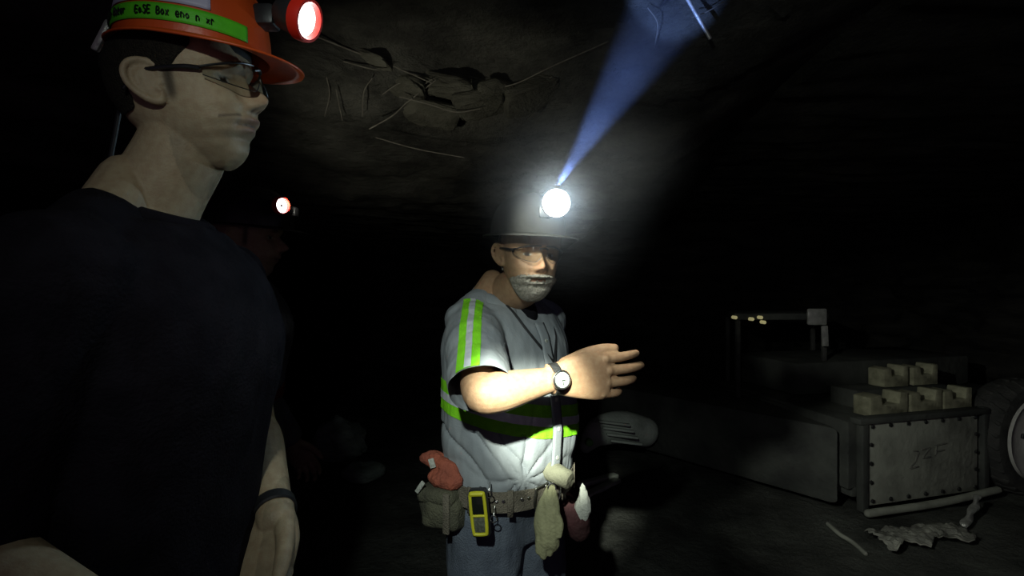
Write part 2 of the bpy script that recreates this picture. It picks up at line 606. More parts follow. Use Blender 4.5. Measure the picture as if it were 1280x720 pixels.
def boots(B, root, feet, s=1.):
    for sd, ft in zip((1, -1), feet):
        g = G()
        y = sd * .095 * s + ft[1]
        x = ft[0]
        g.tube([B @ V(-.01 + x, y, .26), B @ V(-.01 + x, y, .14), B @ V(-.012 + x, y, .05)], [.060, .055, .050], n=18)
        g.tube([B @ V(-.05 + x, y, .055), B @ V(.05 + x, y, .06), B @ V(.13 + x, y, .048), B @ V(.19 + x, y, .042)], [.05, .052, .05, .042], n=18, flat=(Vector((0, 0, 1)), .9))
        g.remesh(.007, 3)
        sole = G()
        pl = [(-.10, -.035), (-.06, -.045), (.05, -.048), (.13, -.055), (.2, -.045), (.232, -.015), (.232, .02), (.19, .047), (.1, .053), (0, .045), (-.07, .042), (-.10, .03)]
        sole.prism([(x + p, y + q) for p, q in pl], 0.0, .03, .006, B)
        bo = g.build('boot', M['boot'], root)
        sole.build('sole', M['black_plastic'], bo)


# ------------------------------------------------------------------ hard hat, cap lamp, glasses
def dome_pt(th, ph, a, b, h, off=0.):
    r = max(math.cos(ph), 0) ** .72
    ridge = 0.
    rg = .005 * gs(math.sin(th) * r * b, .010) + .004 * gs(abs(math.sin(th) * r * b) - .032, .008)
    ridge = rg * (1 if math.cos(th) > -2 else 0) * min(1, max(0, (math.sin(ph) - .35) * 3))
    return Vector(((a + off) * r * math.cos(th), (b + off) * r * math.sin(th), (h + off + ridge) * math.sin(ph) ** .95))


def hard_hat(name, T, m_shell, a=.130, b=.110, h=.125, peak=.055, rim=.016, fine=1):
    """T: frame at the centre of the rim plane"""
    root = empty(name, T.translation)
    n = 72 * fine
    g = G()
    rings = []
    for r_i in range(5):                                    # brim from outside in
        k = 1 - r_i / 4
        ring = []
        for j in range(n):
            th = 2 * math.pi * j / n
            ext = rim + peak * max(0, math.cos(th)) ** 2.2
            base = dome_pt(th, 0.02, a, b, h)
            d = Vector((math.cos(th), math.sin(th), 0))
            p = base + d * ext * k
            p.z = -.005 * k * k - .006 * max(0, math.cos(th)) * k
            ring.append(T @ p)
        rings.append(ring)
    for i in range(1, 26):
        ph = (i / 25) ** .9 * (math.pi / 2 - .01)
        rings.append([T @ dome_pt(2 * math.pi * j / n, ph, a, b, h) for j in range(n)])
    g.grid(rings, cap=False)
    top = rings[-1]
    sh = g.build('shell', m_shell, root, sharp=50)
    md = sh.modifiers.new('thickness', 'SOLIDIFY')
    md.thickness = .0028
    md.offset = -1
    s = G()                                                  # headband inside
    rr = []
    for zz, o in ((-.014, .0), (.014, .0), (.014, -.004), (-.014, -.004), (-.014, 0)):
        rr.append([T @ Vector(((a - .026 + o) * math.cos(t), (b - .028 + o) * math.sin(t), zz + .012)) for t in np.linspace(0, 2 * math.pi, 48, endpoint=False)])
    s.grid(rr, cap=False)
    hb = s.build('headband', M['black_plastic'], root)
    c = G()
    for q in range(3):
        t0 = q * math.pi / 3 + .3
        c.tube([T @ V((a - .024) * math.cos(t0), (b - .024) * math.sin(t0), .024), T @ V((a - .04) * .7 * math.cos(t0), (b - .04) * .7 * math.sin(t0), h * .66),
                T @ V(0, 0, h * .78), T @ V(-(a - .04) * .7 * math.cos(t0), -(b - .04) * .7 * math.sin(t0), h * .66), T @ V(-(a - .024) * math.cos(t0), -(b - .024) * math.sin(t0), .024)],
               .006, n=8, seg=24)
    c.build('suspension_strap', M['black_plastic'], root)
    return root


def dome_patch(T, a, b, h, th0, th1, ph0, ph1, off, nt=40, npz=6, edge=None):
    g = G()
    rows = []
    for i in range(npz + 1):
        f = i / npz
        row = []
        for j in range(nt + 1):
            t = j / nt
            p0, p1 = ph0, ph1
            if edge:
                p0, p1 = edge(t)
            row.append(T @ dome_pt(th0 + (th1 - th0) * t, p0 + (p1 - p0) * f, a, b, h, off))
        rows.append(row)
    g.grid(rows, closed=False)
    return g


def cap_lamp(root, pos, nrm, hat_pt, bezel, lens, r=.030, dot=False, proud=0.):
    n = nrm.normalized()
    z = n
    x = z.orthogonal().normalized()
    y = z.cross(x)
    T = Matrix(((x.x, y.x, z.x, pos.x), (x.y, y.y, z.y, pos.y), (x.z, y.z, z.z, pos.z), (0, 0, 0, 1)))
    g = G()
    g.lathe([(.001, -.045), (r * .55, -.045), (r * .8, -.038), (r * .92, -.02), (r * .98, -.006), (r * .98, -.003), (r * .5, -.004), (.001, -.004)], T, 36)
    hb = pos - n * .04
    g.tube([hb, hb.lerp(hat_pt, .5), hat_pt], [.010, .008, .012], n=10)
    g.box(hat_pt, (.03, .03, .03), bev=.006)
    body = g.build('cap_lamp', M['black_plastic'], root)
    b = G()
    b.lathe([(r * .98, -.012), (r * 1.08, -.010), (r * 1.1, 0), (r * 1.04, .006), (r * .90, .006), (r * .80, -.002), (r * .98, -.012)], T, 40)
    b.build('bezel', bezel, body)
    l = G()
    if proud:
        l.lathe([(.0008, proud), (r * .4, proud * .92), (r * .8, proud * .62), (r * 1.04, .007), (r * 1.04, .0062), (.0008, .0062)], T, 36)
    else:
        l.lathe([(.0008, -.0005), (r * .4, -.0007), (r * .82, -.002), (r * .82, -.0035), (.0008, -.0035)], T, 36)
    l.build('lens', lens, body)
    if dot:
        d = G()
        d.lathe([(.0005, .0015), (r * .16, .0015), (r * .2, .0005), (r * .2, -.001), (.0005, -.001)], T, 16)
        d.build('bulb_holder', M['black_plastic'], body)
    return T


def glasses(name, H, lens_z=.0, reach=-.012):
    root = empty(name, (H @ V(.1, 0, 0)))
    f = G()

    def fx(y):
        return .1075 - 7.2 * y * y - 900 * y ** 4
    for sd in (-1, 1):
        g = G()
        rows = []
        for i in range(9):
            t = i / 8
            row = []
            for j in range(25):
                u = j / 24
                ay = .007 + u * .060
                top = .019 - .010 * u ** 2
                bot = -.022 + .020 * u ** 3 + .015 * max(0, 1 - u * 4) ** 1.5
                z = bot + (top - bot) * t + lens_z
                row.append(H @ V(fx(ay) + .004 * (1 - t), sd * ay, z))
            rows.append(row)
        g.grid(rows, closed=False)
        ln = g.build('lens', M['glass'], root)
        e = G()
        rim = [H @ V(fx(.007 + u * .06) , sd * (.007 + u * .06), lens_z + .0195 - .010 * u * u) for u in np.linspace(0, 1, 12)]
        e.tube(rim, .0016, n=8, seg=30)
        lo = [H @ V(fx(.007 + u * .06) + .004, sd * (.007 + u * .06), lens_z - .022 + .020 * u ** 3 + .015 * max(0, 1 - u * 4) ** 1.5) for u in np.linspace(0, 1, 12)]
        e.tube(lo, .0007, n=8, seg=30)
        e.build('rim', M['frame_black'], root)
        t = G()
        a0 = H @ V(fx(.067), sd * .067, lens_z + .008)
        t.tube([a0, H @ V(.04, sd * .0765, lens_z + .010), H @ V(.005, sd * .079, lens_z + .012), H @ V(reach - .01, sd * .0785, lens_z + .010), H @ V(reach - .03, sd * .080, lens_z - .008)],
               [.0032, .0030, .0028, .0028, .0026], n=8)
        t.build('temple', M['frame_black'], root)
    f.tube([H @ V(.1085, -.010, lens_z + .012), H @ V(.112, 0, lens_z + .014), H @ V(.1085, .010, lens_z + .012)], .0022, n=8)
    f.build('bridge', M['frame_black'], root)
    return root


def hair_shell(H, root, m, keep, off=.005, name='hair', jit=.0008):
    g = G()
    head_geo(g, H, .8, off)
    inv = H.inverted()
    kill = [f for f in g.bm.faces if not keep(inv @ f.calc_center_median())]
    bmesh.ops.delete(g.bm, geom=kill, context='FACES')
    g.bm.normal_update()
    for v in g.bm.verts:
        v.co += v.normal * jit * fbm(v.co, 300, 2)
    nb_ = {}
    for e in g.bm.edges:
        if e.is_boundary:
            a_, b_ = e.verts
            nb_.setdefault(a_, []).append(b_)
            nb_.setdefault(b_, []).append(a_)
    for _ in range(8):
        new = {v: v.co * .4 + sum((q.co for q in l), Vector()) / len(l) * .6 for v, l in nb_.items()}
        for v, c in new.items():
            v.co = c
    o = g.build(name, m, root)
    md = o.modifiers.new('thickness', 'SOLIDIFY')
    md.thickness = off + .002
    md.offset = -1
    return o


def face_tint(H, base, lips, stubble, mark=False):
    inv = H.inverted()

    def f(p):
        q = inv @ p
        c = Vector(base)
        if q.x > .03 and abs(q.y) < .075 and -.13 < q.z < .06:
            ay = abs(q.y)
            k = gs(q.y, .023) * (gs(q.z + .056, .0045) + gs(q.z + .068, .0055)) * (1 if q.x > .07 else 0)
            c = c.lerp(Vector(lips), min(1, k * .9))
            k = gs(q.y, .026) * gs(q.z + .0625, .0016)
            c = c.lerp(Vector((.06, .025, .02)), min(1, k))
            k = gs(ay - .031, .014) * gs(q.z - .021 + (ay - .03) ** 2 * 8, .0035)
            c = c.lerp(Vector((.03, .022, .016)), min(1, k * 1.1))
            ex = gs(ay - .031, .0115) * gs(q.z, .0042)
            if ex > .45:
                c = Vector((.5, .48, .45)) if abs(ay - .031) > .0055 else Vector((.03, .02, .015))
            k = gs(ay - .031, .013) * gs(q.z - .0048, .0014)
            c = c.lerp(Vector((.03, .02, .015)), min(1, k))
            k = gs(ay - .0075, .004) * gs(q.z + .042, .0028)
            c = c.lerp(Vector((.05, .02, .015)), min(1, k))
            k = gs(q.y, .02) * gs(q.z + .028, .014)
            c = c.lerp(Vector((base[0] * 1.08, base[1] * .86, base[2] * .82)), min(1, k * .7))
            if mark and q.y < 0:
                k = gs(q.z + .052 + (ay - .045) * .12, .0019) * (1 if .026 < ay < .052 else 0)
                c = c.lerp(Vector((.10, .065, .05)), k * .85)
        if stubble:
            k = 1 / (1 + math.exp(-(.0065 - abs(q.x - .016 - .12 * q.z)) / .0015)) * (1 / (1 + math.exp(-(q.z + .024) / .003)))
            if abs(q.y) > .045:
                c = c.lerp(Vector((.05, .04, .028)), min(1, k) * .9)
        if stubble and q.z < -.035 and q.x > -.01:
            k = min(1, (-q.z - .035) / .04) * (.5 + .3 * noise.noise(p * 60))
            c = c.lerp(Vector((.17, .15, .10)), max(0, min(.65, k * stubble)))
        return c
    return f


def upto(bm, zlow):
    return bm


# =================================================================== PERSON 1: man in profile, black t-shirt, orange hat
bodyA = frame((-.505, .735, 0), 4)
headA = frame((-.461, .730, 1.728), 0, 9, 8) @ Matrix.Scale(.94, 4)
rootA = empty('person', (-.505, .735, 0), math.radians(4))
tag(rootA, 'man in black crew-neck t-shirt standing in profile, dark wristband on one arm', 'person')
secA = [(.84, 0, .105, .155), (.95, 0, .118, .178), (1.05, 0, .108, .168), (1.15, 0, .104, .165), (1.25, .005, .115, .175), (1.35, .012, .125, .188),
        (1.43, .006, .118, .192), (1.485, 0, .098, .168), (1.525, -.008, .072, .115), (1.56, -.012, .056, .07)]
shAl = bodyA @ V(.0, .185, 1.455)
shAr = bodyA @ V(.0, -.185, 1.455)
elAl, wrAl = P(316, 535, 1.0), P(343, 640, .80)
elAr, wrAr = P(-66, 695, .52), P(200, 830, .48)
g = G()
torso_geo(g, bodyA, secA, -.012, zmin=.98)
arm_geo(g, shAl, elAl, wrAl)
arm_geo(g, shAr, elAr, wrAr)
for sd in (1, -1):
    g.tube([bodyA @ V(-.025, sd * .03, 1.60), bodyA @ V(-.02, sd * .09, 1.525), bodyA @ V(-.01, sd * .165, 1.475)], [.034, .040, .042], n=16)
g.tube([bodyA @ V(-.022, 0, 1.46), bodyA @ V(-.012, 0, 1.56), headA @ V(-.022, 0, -.07), headA @ V(-.02, 0, -.01)], [.066, .060, .057, .058], n=30, seg=30)
head_geo(g, headA)
ear_geo(g, headA, -1)
ear_geo(g, headA, 1)
TA = handframe(wrAl, P(326, 735, .72) - wrAl, V(.8, -.25, .0))
hand_build(g, TA, 1.05, (.35, .45, .55, .6), .05, (.93, .30, -.22), dorsal=-1)
TA2 = handframe(wrAr, V(.10, .02, -.16), V(.7, .3, .4))
hand_build(g, TA2, 1., (.5, .55, .6, .65), .05, (.75, .6, -.2), dorsal=-1)
g.remesh(.0021, 2)
skA = face_tint(headA, (.44, .345, .225), (.36, .16, .13), .75, mark=True)
g.build('body', M['skin'], rootA, tint=skA, fixn=False)
hair_shell(headA, rootA, M['hair'], lambda q: (q.z > .012 + .9 * max(0, q.x - .02) and q.x < .055) or (q.x < -.045 and q.z > -.030), .0035)
# t-shirt
g = G()
torso_geo(g, bodyA, secA, .012, zmin=.93, zmax=1.535)
for sh, el in ((shAl, elAl), (shAr, elAr)):
    d = el - sh
    k = .72 if sh is shAl else .93
    g.tube([sh - d * .05, sh + d * .3, sh + d * k], [.072, .074, .071], n=24, seg=24)
for sd in (1, -1):
    g.tube([bodyA @ V(-.025, sd * .050, 1.555), bodyA @ V(-.02, sd * .09, 1.53), bodyA @ V(-.01, sd * .165, 1.482)], [.032, .046, .052], n=16)
g.remesh(.005, 4)
g.displace(lambda p, n: n * (.005 * fbm(p, 7, 3) + .003 * fbm(V(p.x * 3, p.y * 3, p.z), 9, 2)))
open_hem(g, shAl + (elAl - shAl) * .70, elAl - shAl, .045)
open_hem(g, shAr + (elAr - shAr) * .95, elAr - shAr, .045)
shirtA = g.build('t_shirt', M['black_cotton'], rootA, fixn=False)
g = G()
nk = []
for t in np.linspace(0, 2 * math.pi, 28, endpoint=False):
    nk.append(bodyA @ V(-.010 + .067 * math.cos(t), .068 * math.sin(t), 1.556 - .021 * math.cos(t) - .004 * abs(math.sin(t))))
nk.append(nk[0])
g.tube(nk, .012, n=10, seg=90, ends=False)
g.build('collar', M['black_cotton'], shirtA)
g = G()
torso_geo(g, bodyA, secA, .004, zmax=1.0)
legs_geo(g, bodyA, .90, ((.0, .02), (.03, -.02)), .012)
g.remesh(.009, 4)
g.displace(lambda p, n: n * .006 * fbm(p, 9, 3))
g.build('trousers', M['dark_trousers'], rootA, fixn=False)
boots(bodyA, rootA, ((.0, .02), (.03, -.02)))

# hat of person 1
HA = (.0985, .091, .12)
hatA = frame((-.449, .728, 1.783), -1, -4, 5)
hrA = hard_hat('hard_hat', hatA, M['orange_plastic'], .0985, .091, .12, .040, .010)
tag(hrA, 'orange hard hat with green tape and pale sticker worn by the man in profile', 'hard hat')
tapeA = dome_patch(hatA, *HA, math.radians(-178), math.radians(-22), .06, .30, .0018, 60, 5,
                   edge=lambda t: (.05 + .02 * math.sin(t * 3), .215 + .02 * math.sin(t * 3)))
tp = tapeA.build('tape', M['lime_hat'], hrA)
tag(tp, 'green tape with black handwriting')
md = tp.modifiers.new('thickness', 'SOLIDIFY')
md.thickness = .0008
st = dome_patch(hatA, *HA, math.radians(-152), math.radians(-50), .255, .66, .0018, 40, 8)
so = st.build('sticker', M['white_sticker'], hrA)
md = so.modifiers.new('thickness', 'SOLIDIFY')
md.thickness = .0008
# handwriting: scribbled letters along the tape
g = G()
rs = random.Random(4)


def on_tape(t, v):
    th = math.radians(-178 + 156 * t)
    p0 = .05 + .02 * math.sin(t * 3)
    return hatA @ dome_pt(th, p0 + (.165) * v, *HA, .0036)


STROKES = {'E': [[(1, 1), (0, 1), (0, 0), (1, 0)], [(0, .5), (.8, .5)]], 'n': [[(0, 0), (0, .6), (.5, .65), (.8, .4), (.8, 0)]],
           'e': [[(.0, .35), (.8, .4), (.6, .7), (.1, .6), (0, .2), (.4, 0), (.9, .1)]], 'r': [[(0, 0), (0, .6), (.3, .65), (.7, .55)]],
           'B': [[(0, 0), (0, 1), (.7, .9), (.6, .55), (0, .5), (.8, .4), (.8, .1), (0, 0)]], 'o': [[(.4, 0), (0, .3), (.4, .65), (.8, .3), (.4, 0)]],
           'x': [[(0, 0), (.8, .65)], [(0, .65), (.8, 0)]], 'S': [[(.9, .9), (.3, 1), (.1, .7), (.8, .4), (.7, 0), (0, .1)]],
           'l': [[(.2, 1), (.2, 0)]], 't': [[(.3, 1), (.3, 0)], [(0, .65), (.7, .65)]], 'L': [[(0, 1), (0, 0), (.8, 0)]],
           'k': [[(0, 1), (0, 0)], [(.7, .7), (0, .35), (.8, 0)]]}
cur = .17
g.bm.free()
for wd in ('LEo', 'Ener', 'Boker', ' ', 'EoSE', 'Box', 'eno', 'n', 'xr'):
    if wd == ' ':
        cur += .03
        continue
    g = G()
    for ch in wd:
        if ch in STROKES:
            for stq in STROKES[ch]:
                pts = [on_tape(cur + q[0] * .014, .28 + q[1] * .42 + rs.uniform(-.03, .03)) for q in stq]
                g.tube(pts, .0008, n=5, seg=len(pts) * 3, ends=False)
        cur += .0195
    cur += .022
    g.build('handwriting', M['ink'], tp)
# clip and cable at the back of the hat
g = G()
c0 = P(128, 45, .70)
axc = (P(138, 27, .70) - P(118, 66, .70)).normalized()
zz = axc
xx = V(1, .35, 0).cross(zz).normalized()
yy = zz.cross(xx)
R3 = Matrix(((xx.x, yy.x, zz.x), (xx.y, yy.y, zz.y), (xx.z, yy.z, zz.z)))
g.box(c0, (.012, .009, .046), R3, .003)
cl = g.build('cable_clip', M['light_metal'], hrA)
g = G()
g.tube([c0 + V(.004, .01, .0), hatA @ V(-.106, .0, .03)], [.005, .007], n=8)
g.tube([c0, hatA @ V(-.126, .03, -.01), bodyA @ V(-.12, .05, 1.56), bodyA @ V(-.165, .04, 1.40)], .0035, n=8)
g.build('cable', M['black_plastic'], hrA)
lampA = P(383, 25, .705)
nA = V(.92, -.17, -.36).normalized()
cap_lamp(hrA, lampA, nA, hatA @ V(.100, 0, .055), M['red_halo_plastic'], M['lens_white'], .0265)
glA = glasses('safety_glasses', headA @ Matrix.Translation((0, 0, .002)))
tag(glA, 'clear wraparound safety glasses on the face of the man in profile', 'glasses')
# wristband
g = G()
dW = (wrAl - elAl).normalized()
wc = wrAl - dW * .005
uW = dW.orthogonal().normalized()
vW = dW.cross(uW)
g.grid([[wc + dW * h + (uW * math.cos(t) + vW * math.sin(t)) * r for t in np.linspace(0, 2 * math.pi, 40, endpoint=False)]
        for h, r in ((-.010, .0305), (-.008, .0335), (.008, .0335), (.010, .0305), (-.010, .0305))], cap=False)
wb = g.build('wristband', M['black_plastic'])
tag(wb, 'dark band around the wrist of the man in the black t-shirt', 'wristband')

# =================================================================== PERSON 2: older man in grey work shirt
bodyB = frame((-.015, 1.46, 0), -45)
headB = frame((.044, 1.33, 1.535), -72, -3, -2) @ Matrix.Scale(.97, 4)
rootB = empty('person', (-.015, 1.46, 0), math.radians(-45))
tag(rootB, 'bearded man in grey work shirt with lime stripes, holding one arm out across his belly', 'person')
secB = [(.76, -.01, .105, .155), (.86, -.005, .125, .172), (.93, .005, .140, .176), (1.00, .010, .150, .180), (1.08, .014, .152, .182), (1.16, .010, .147, .180), (1.25, .004, .134, .178),
        (1.32, .002, .118, .176), (1.375, -.006, .095, .150), (1.41, -.012, .072, .105), (1.44, -.014, .056, .068)]
shBr = bodyB @ V(.030, -.150, 1.335)
shBl = bodyB @ V(-.01, .165, 1.335)
elBr, wrBr = P(602, 495, 1.06), P(696, 473, 1.12)
elBl, wrBl = bodyB @ V(-.10, .215, 1.07), bodyB @ V(-.02, .215, .83)
g = G()
torso_geo(g, bodyB, secB, -.014, zmin=.85)
arm_geo(g, shBr, elBr, wrBr, .94)
arm_geo(g, shBl, elBl, wrBl, 1.0)
for sd in (1, -1):
    g.tube([bodyB @ V(-.025, sd * .03, 1.47), bodyB @ V(-.02, sd * .09, 1.40), bodyB @ V(-.01, sd * .15, 1.355)], [.034, .040, .042], n=16)
g.tube([bodyB @ V(-.015, 0, 1.34), bodyB @ V(.0, 0, 1.42), headB @ V(-.022, 0, -.07), headB @ V(-.02, 0, -.01)], [.066, .062, .058, .058], n=30, seg=30)
head_geo(g, headB)
ear_geo(g, headB, -1)
ear_geo(g, headB, 1)
TB = handframe(wrBr, P(812, 468, 1.15) - wrBr, V(0.05, 0, 1))
hand_build(g, TB, 1.22, (.26, .30, .38, .52), .045, (.93, .42, -.08), dorsal=1)
TB2 = handframe(wrBl, V(.25, .05, -1), bodyB.to_3x3() @ V(1, .1, 0))
hand_build(g, TB2, 1., (.5, .55, .6, .65), .05, (.75, .6, -.2), dorsal=1)
g.remesh(.0027, 2)
g.build('body', M['skin'], rootB, tint=face_tint(headB, (.40, .255, .15), (.26, .12, .09), 0), fixn=False)
hair_shell(headB, rootB, M['grey_hair'], lambda q: q.z < -.050 - .25 * max(0, abs(q.y) - .02) and q.x > .035 and not (abs(q.y) < .024 and -.072 < q.z < -.058)
           and q.z > -.125, .007, 'beard', .0016)
hair_shell(headB, rootB, M['grey_hair'], lambda q: (q.x < -.02 and q.z > -.045), .004)
# shirt
g = G()
torso_geo(g, bodyB, secB, .014, zmin=.905, zmax=1.415)
for sh, el, k in ((shBr, elBr, .93), (shBl, elBl, .8)):
    d = el - sh
    g.tube([sh - d * .05, sh + d * .3, sh + d * .6, sh + d * (k + .04)], [.074, .076, .072, .070], n=24, seg=24)
for sd in (1, -1):
    g.tube([bodyB @ V(-.025, sd * .055, 1.435), bodyB @ V(-.02, sd * .09, 1.405), bodyB @ V(-.01, sd * .15, 1.362)], [.030, .046, .054], n=16)
g.remesh(.0045, 4)
Q = P(655, 602, 1.28)


def foldsB(p, n):
    d = p - Q
    r = d.length
    u = math.atan2(d.z, d.x)
    k = math.exp(-r / .17) * min(1, r / .04)
    w = abs(math.sin(u * 4.5 + 2.2 * fbm(p, 5, 2)))
    amp = -(1 - w) ** 2 * .009 * k
    amp += .006 * fbm(p, 6, 3) + .004 * fbm(V(p.x * 2.5, p.y * 2.5, p.z * .8), 8, 3)
    ln = abs(math.sin(p.z * 30 + p.x * 38 + 2.5 * fbm(p, 4, 2)))
    if p.z < 1.09 and p.x < .04:
        amp -= (1 - ln) ** 3 * .008
    return n * amp


g.displace(foldsB)
hemB = shBr + (elBr - shBr) * .92
open_hem(g, hemB, (elBr - shBr).normalized() + V(0, 0, -.35), .048)
open_hem(g, shBl + (elBl - shBl) * .80, elBl - shBl, .045)
srcB = g.bm.copy()
srcB.normal_update()
shirtB = g.build('work_shirt', M['work_shirt'], rootB, fixn=False)
tagz = lambda no: Vector(no).normalized()
# waist band (lime with a silver middle) and sleeve stripe
tilt = V(.22, 0, 1).normalized()
near_arm = lambda c: (c - shBr).length < .32 and ((c - shBr) - (elBr - shBr).normalized() * (c - shBr).dot((elBr - shBr).normalized())).length < .10 and (c - shBr).dot((elBr - shBr).normalized()) > .085
bz = V(.0, 1.3, 1.085)
inbody = lambda c, n: not near_arm(c) or c.z < 1.16 and (c - hemB).length > .16
strip_from(srcB, [(bz, tilt), (bz + V(0, 0, .082), -tilt)], inbody).build('waist_stripe', M['lime'], shirtB, fixn=False)
strip_from(srcB, [(bz + V(0, 0, .030), tilt), (bz + V(0, 0, .052), -tilt)], inbody, .004).build('waist_reflector', M['silver'], shirtB, fixn=False)
sx = V(1, .0, .10).normalized()
a0 = P(577, 430, 1.2)
onarm = lambda c, n: n.y < .35 and c.y < 1.36 and c.z < 1.43 and (c.z > 1.30 or near_arm(c))
strip_from(srcB, [(a0, sx), (a0 + sx * .050, -sx)], onarm).build('sleeve_stripe', M['lime'], shirtB, fixn=False)
strip_from(srcB, [(a0 + sx * .018, sx), (a0 + sx * .032, -sx)], onarm, .004).build('sleeve_reflector', M['silver'], shirtB, fixn=False)
srcB.free()


# collar flaps, placket, dark undershirt and lanyard
def BP(x, y, z):
    return bodyB @ V(x, y, z)


for sd in (1, -1):
    g = G()
    base = [BP(-.075, sd * .01, 1.462), BP(-.06, sd * .05, 1.457), BP(-.02, sd * .072, 1.445), BP(.025, sd * .062, 1.428), BP(.058, sd * .032, 1.405)]
    outer = [BP(-.095, sd * .012, 1.425), BP(-.085, sd * .072, 1.415), BP(-.03, sd * .115, 1.408), BP(.045, sd * .105, 1.385), BP(.108, sd * .058, 1.345)]
    ba, oa = cr(base, 20), cr(outer, 20)
    rows = []
    for i in range(7):
        t = i / 6
        rows.append([Vector(ba[j]).lerp(Vector(oa[j]), t) + V(0, 0, .016 * math.sin(t * math.pi)) for j in range(20)])
    g.grid(rows, closed=False)
    o = g.build('collar', M['work_shirt'], shirtB)
    md = o.modifiers.new('thickness', 'SOLIDIFY')
    md.thickness = .003
g = G()
g.ell(BP(.052, .0, 1.375), (.060, .034, .060), bodyB.to_3x3(), 20, 12)
g.build('undershirt', M['dark_shirt'], rootB)


def front_x(z, y=0., o=.018):
    zs = [s[0] for s in secB]
    xc = np.interp(z, zs, [s[1] + s[2] for s in secB])
    return xc + o - y * y * 2.5


g = G()
rows = []
for z in np.linspace(1.355, .945, 40):
    rows.append([BP(front_x(z, y, .022), y, z) for y in np.linspace(-.017, .017, 5)])
g.grid(rows, closed=False)
o = g.build('placket', M['work_shirt'], shirtB)
md = o.modifiers.new('thickness', 'SOLIDIFY')
md.thickness = .005
for z in (1.31, 1.235, 1.16, 1.085, 1.01):
    b = G()
    p = BP(front_x(z, 0, .027), 0, z)
    d = bodyB.to_3x3() @ V(1, 0, 0)
    b.cyl(p - d * .002, p + d * .002, .0055, 14, .001)
    b.build('button', M['white_cloth'], shirtB)
lan = G()
lan.tube([BP(-.06, .06, 1.46), BP(.06, .072, 1.395), BP(front_x(1.33, .06, .024), .058, 1.33), BP(front_x(1.26, .03, .028), .022, 1.255)], .0035, n=8)
lan.tube([BP(-.06, -.06, 1.46), BP(.068, -.062, 1.40), BP(front_x(1.34, .05, .026), -.046, 1.335), BP(front_x(1.26, .0, .028), .012, 1.255)], .0035, n=8)
lanr = empty('lanyard', BP(front_x(1.2, 0, .03), .015, 1.2))
lan.build('cord', M['black_plastic'], lanr)
cl = G()
pc = BP(front_x(1.24, 0, .032), .016, 1.245)
cl.cyl(pc, pc - V(0, 0, .018), .004, 10, .001)
cl.cyl(pc - V(0, 0, .018), pc - V(0, 0, .03), .0055, 10, .001)
cl.build('clasp', M['metal'], lanr)
tag(lanr, 'black lanyard hanging down the chest of the bearded man', 'lanyard')
# trousers, boots, belt
g = G()
torso_geo(g, bodyB, secB, .004, zmax=.935)
legs_geo(g, bodyB, .86, ((.02, .02), (-.02, -.02)), .016)
g.remesh(.007, 4)
g.displace(lambda p, n: n * (.008 * fbm(V(p.x * 1.4, p.y * 1.4, p.z * .7), 11, 3)))
g.build('trousers', M['denim'], rootB, fixn=False)
boots(bodyB, rootB, ((.02, .02), (-.02, -.02)))


def belt_pt(t, dz, o):
    """t: angle round the waist in degrees (0 front, -90 his right)"""
    a = math.radians(t)
    z = .925 + .012 * math.cos(a) * -1
    fa = np.interp(z, [s[0] for s in secB], [s[2] for s in secB]) + .020 + o
    hw = np.interp(z, [s[0] for s in secB], [s[3] for s in secB]) + .020 + o
    xc = np.interp(z, [s[0] for s in secB], [s[1] for s in secB])
    c, s = math.cos(a), math.sin(a)
    return BP(xc + fa * math.copysign(abs(c) ** .9, c), hw * math.copysign(abs(s) ** .82, s), z + dz)


g = G()
g.grid([[belt_pt(t, dz, o) for t in np.linspace(0, 360, 90, endpoint=False)] for dz, o in
        ((-.026, .0), (-.025, .004), (.025, .004), (.026, 0), (-.026, 0))], cap=False)
belt = g.build('belt', M['belt'], rootB)
for t in (-70, -34, 12, 40):
    k = G()
    k.grid([[belt_pt(t + s * 2.6, dz, o) for dz, o in ((-.034, .006), (.032, .006))] for s, o in ((-1, 0), (-.5, 0), (.5, 0), (1, 0))], closed=False)
    lp = k.build('belt_loop', M['belt'], belt)
    md = lp.modifiers.new('thickness', 'SOLIDIFY')
    md.thickness = .003
for t in (-46, -40, -24, -18, 20):
    k = G()
    p = belt_pt(t, .006, .005)
    q = belt_pt(t, .006, .009)
    k.cyl(p, q, .0045, 12, .001)
    k.build('rivet', M['metal'], belt)
k = G()
bp0 = [belt_pt(t, dz, .009) for t, dz in ((-12, .026), (4, .026), (4, -.026), (-12, -.026), (-12, .026))]
k.tube(bp0, .0035, n=8, seg=40)
k.tube([belt_pt(-4, .026, .010), belt_pt(-4, -.026, .010)], .003, n=8)
k.build('buckle', M['metal'], belt)

# hat of person 2
hatB = frame((.040, 1.335, 1.586), -70, -2, -2)
hrB = hard_hat('hard_hat', hatB, M['grey_plastic'], .112, .096, .105, .040, .020)
tag(hrB, 'dull grey hard hat with glaring white cap lamp on the bearded man', 'hard hat')
lampB = P(695, 254, 1.165)
nB = (V(.0, -1, -.10)).normalized()
cap_lamp(hrB, lampB, nB, hatB @ V(.108, .0, .05), M['black_plastic'], M['lens_cool'], .030, proud=.014)
glB = glasses('safety_glasses', headB @ Matrix.Translation((0, 0, .002)))
tag(glB, 'clear safety glasses on the face of the bearded man', 'glasses')
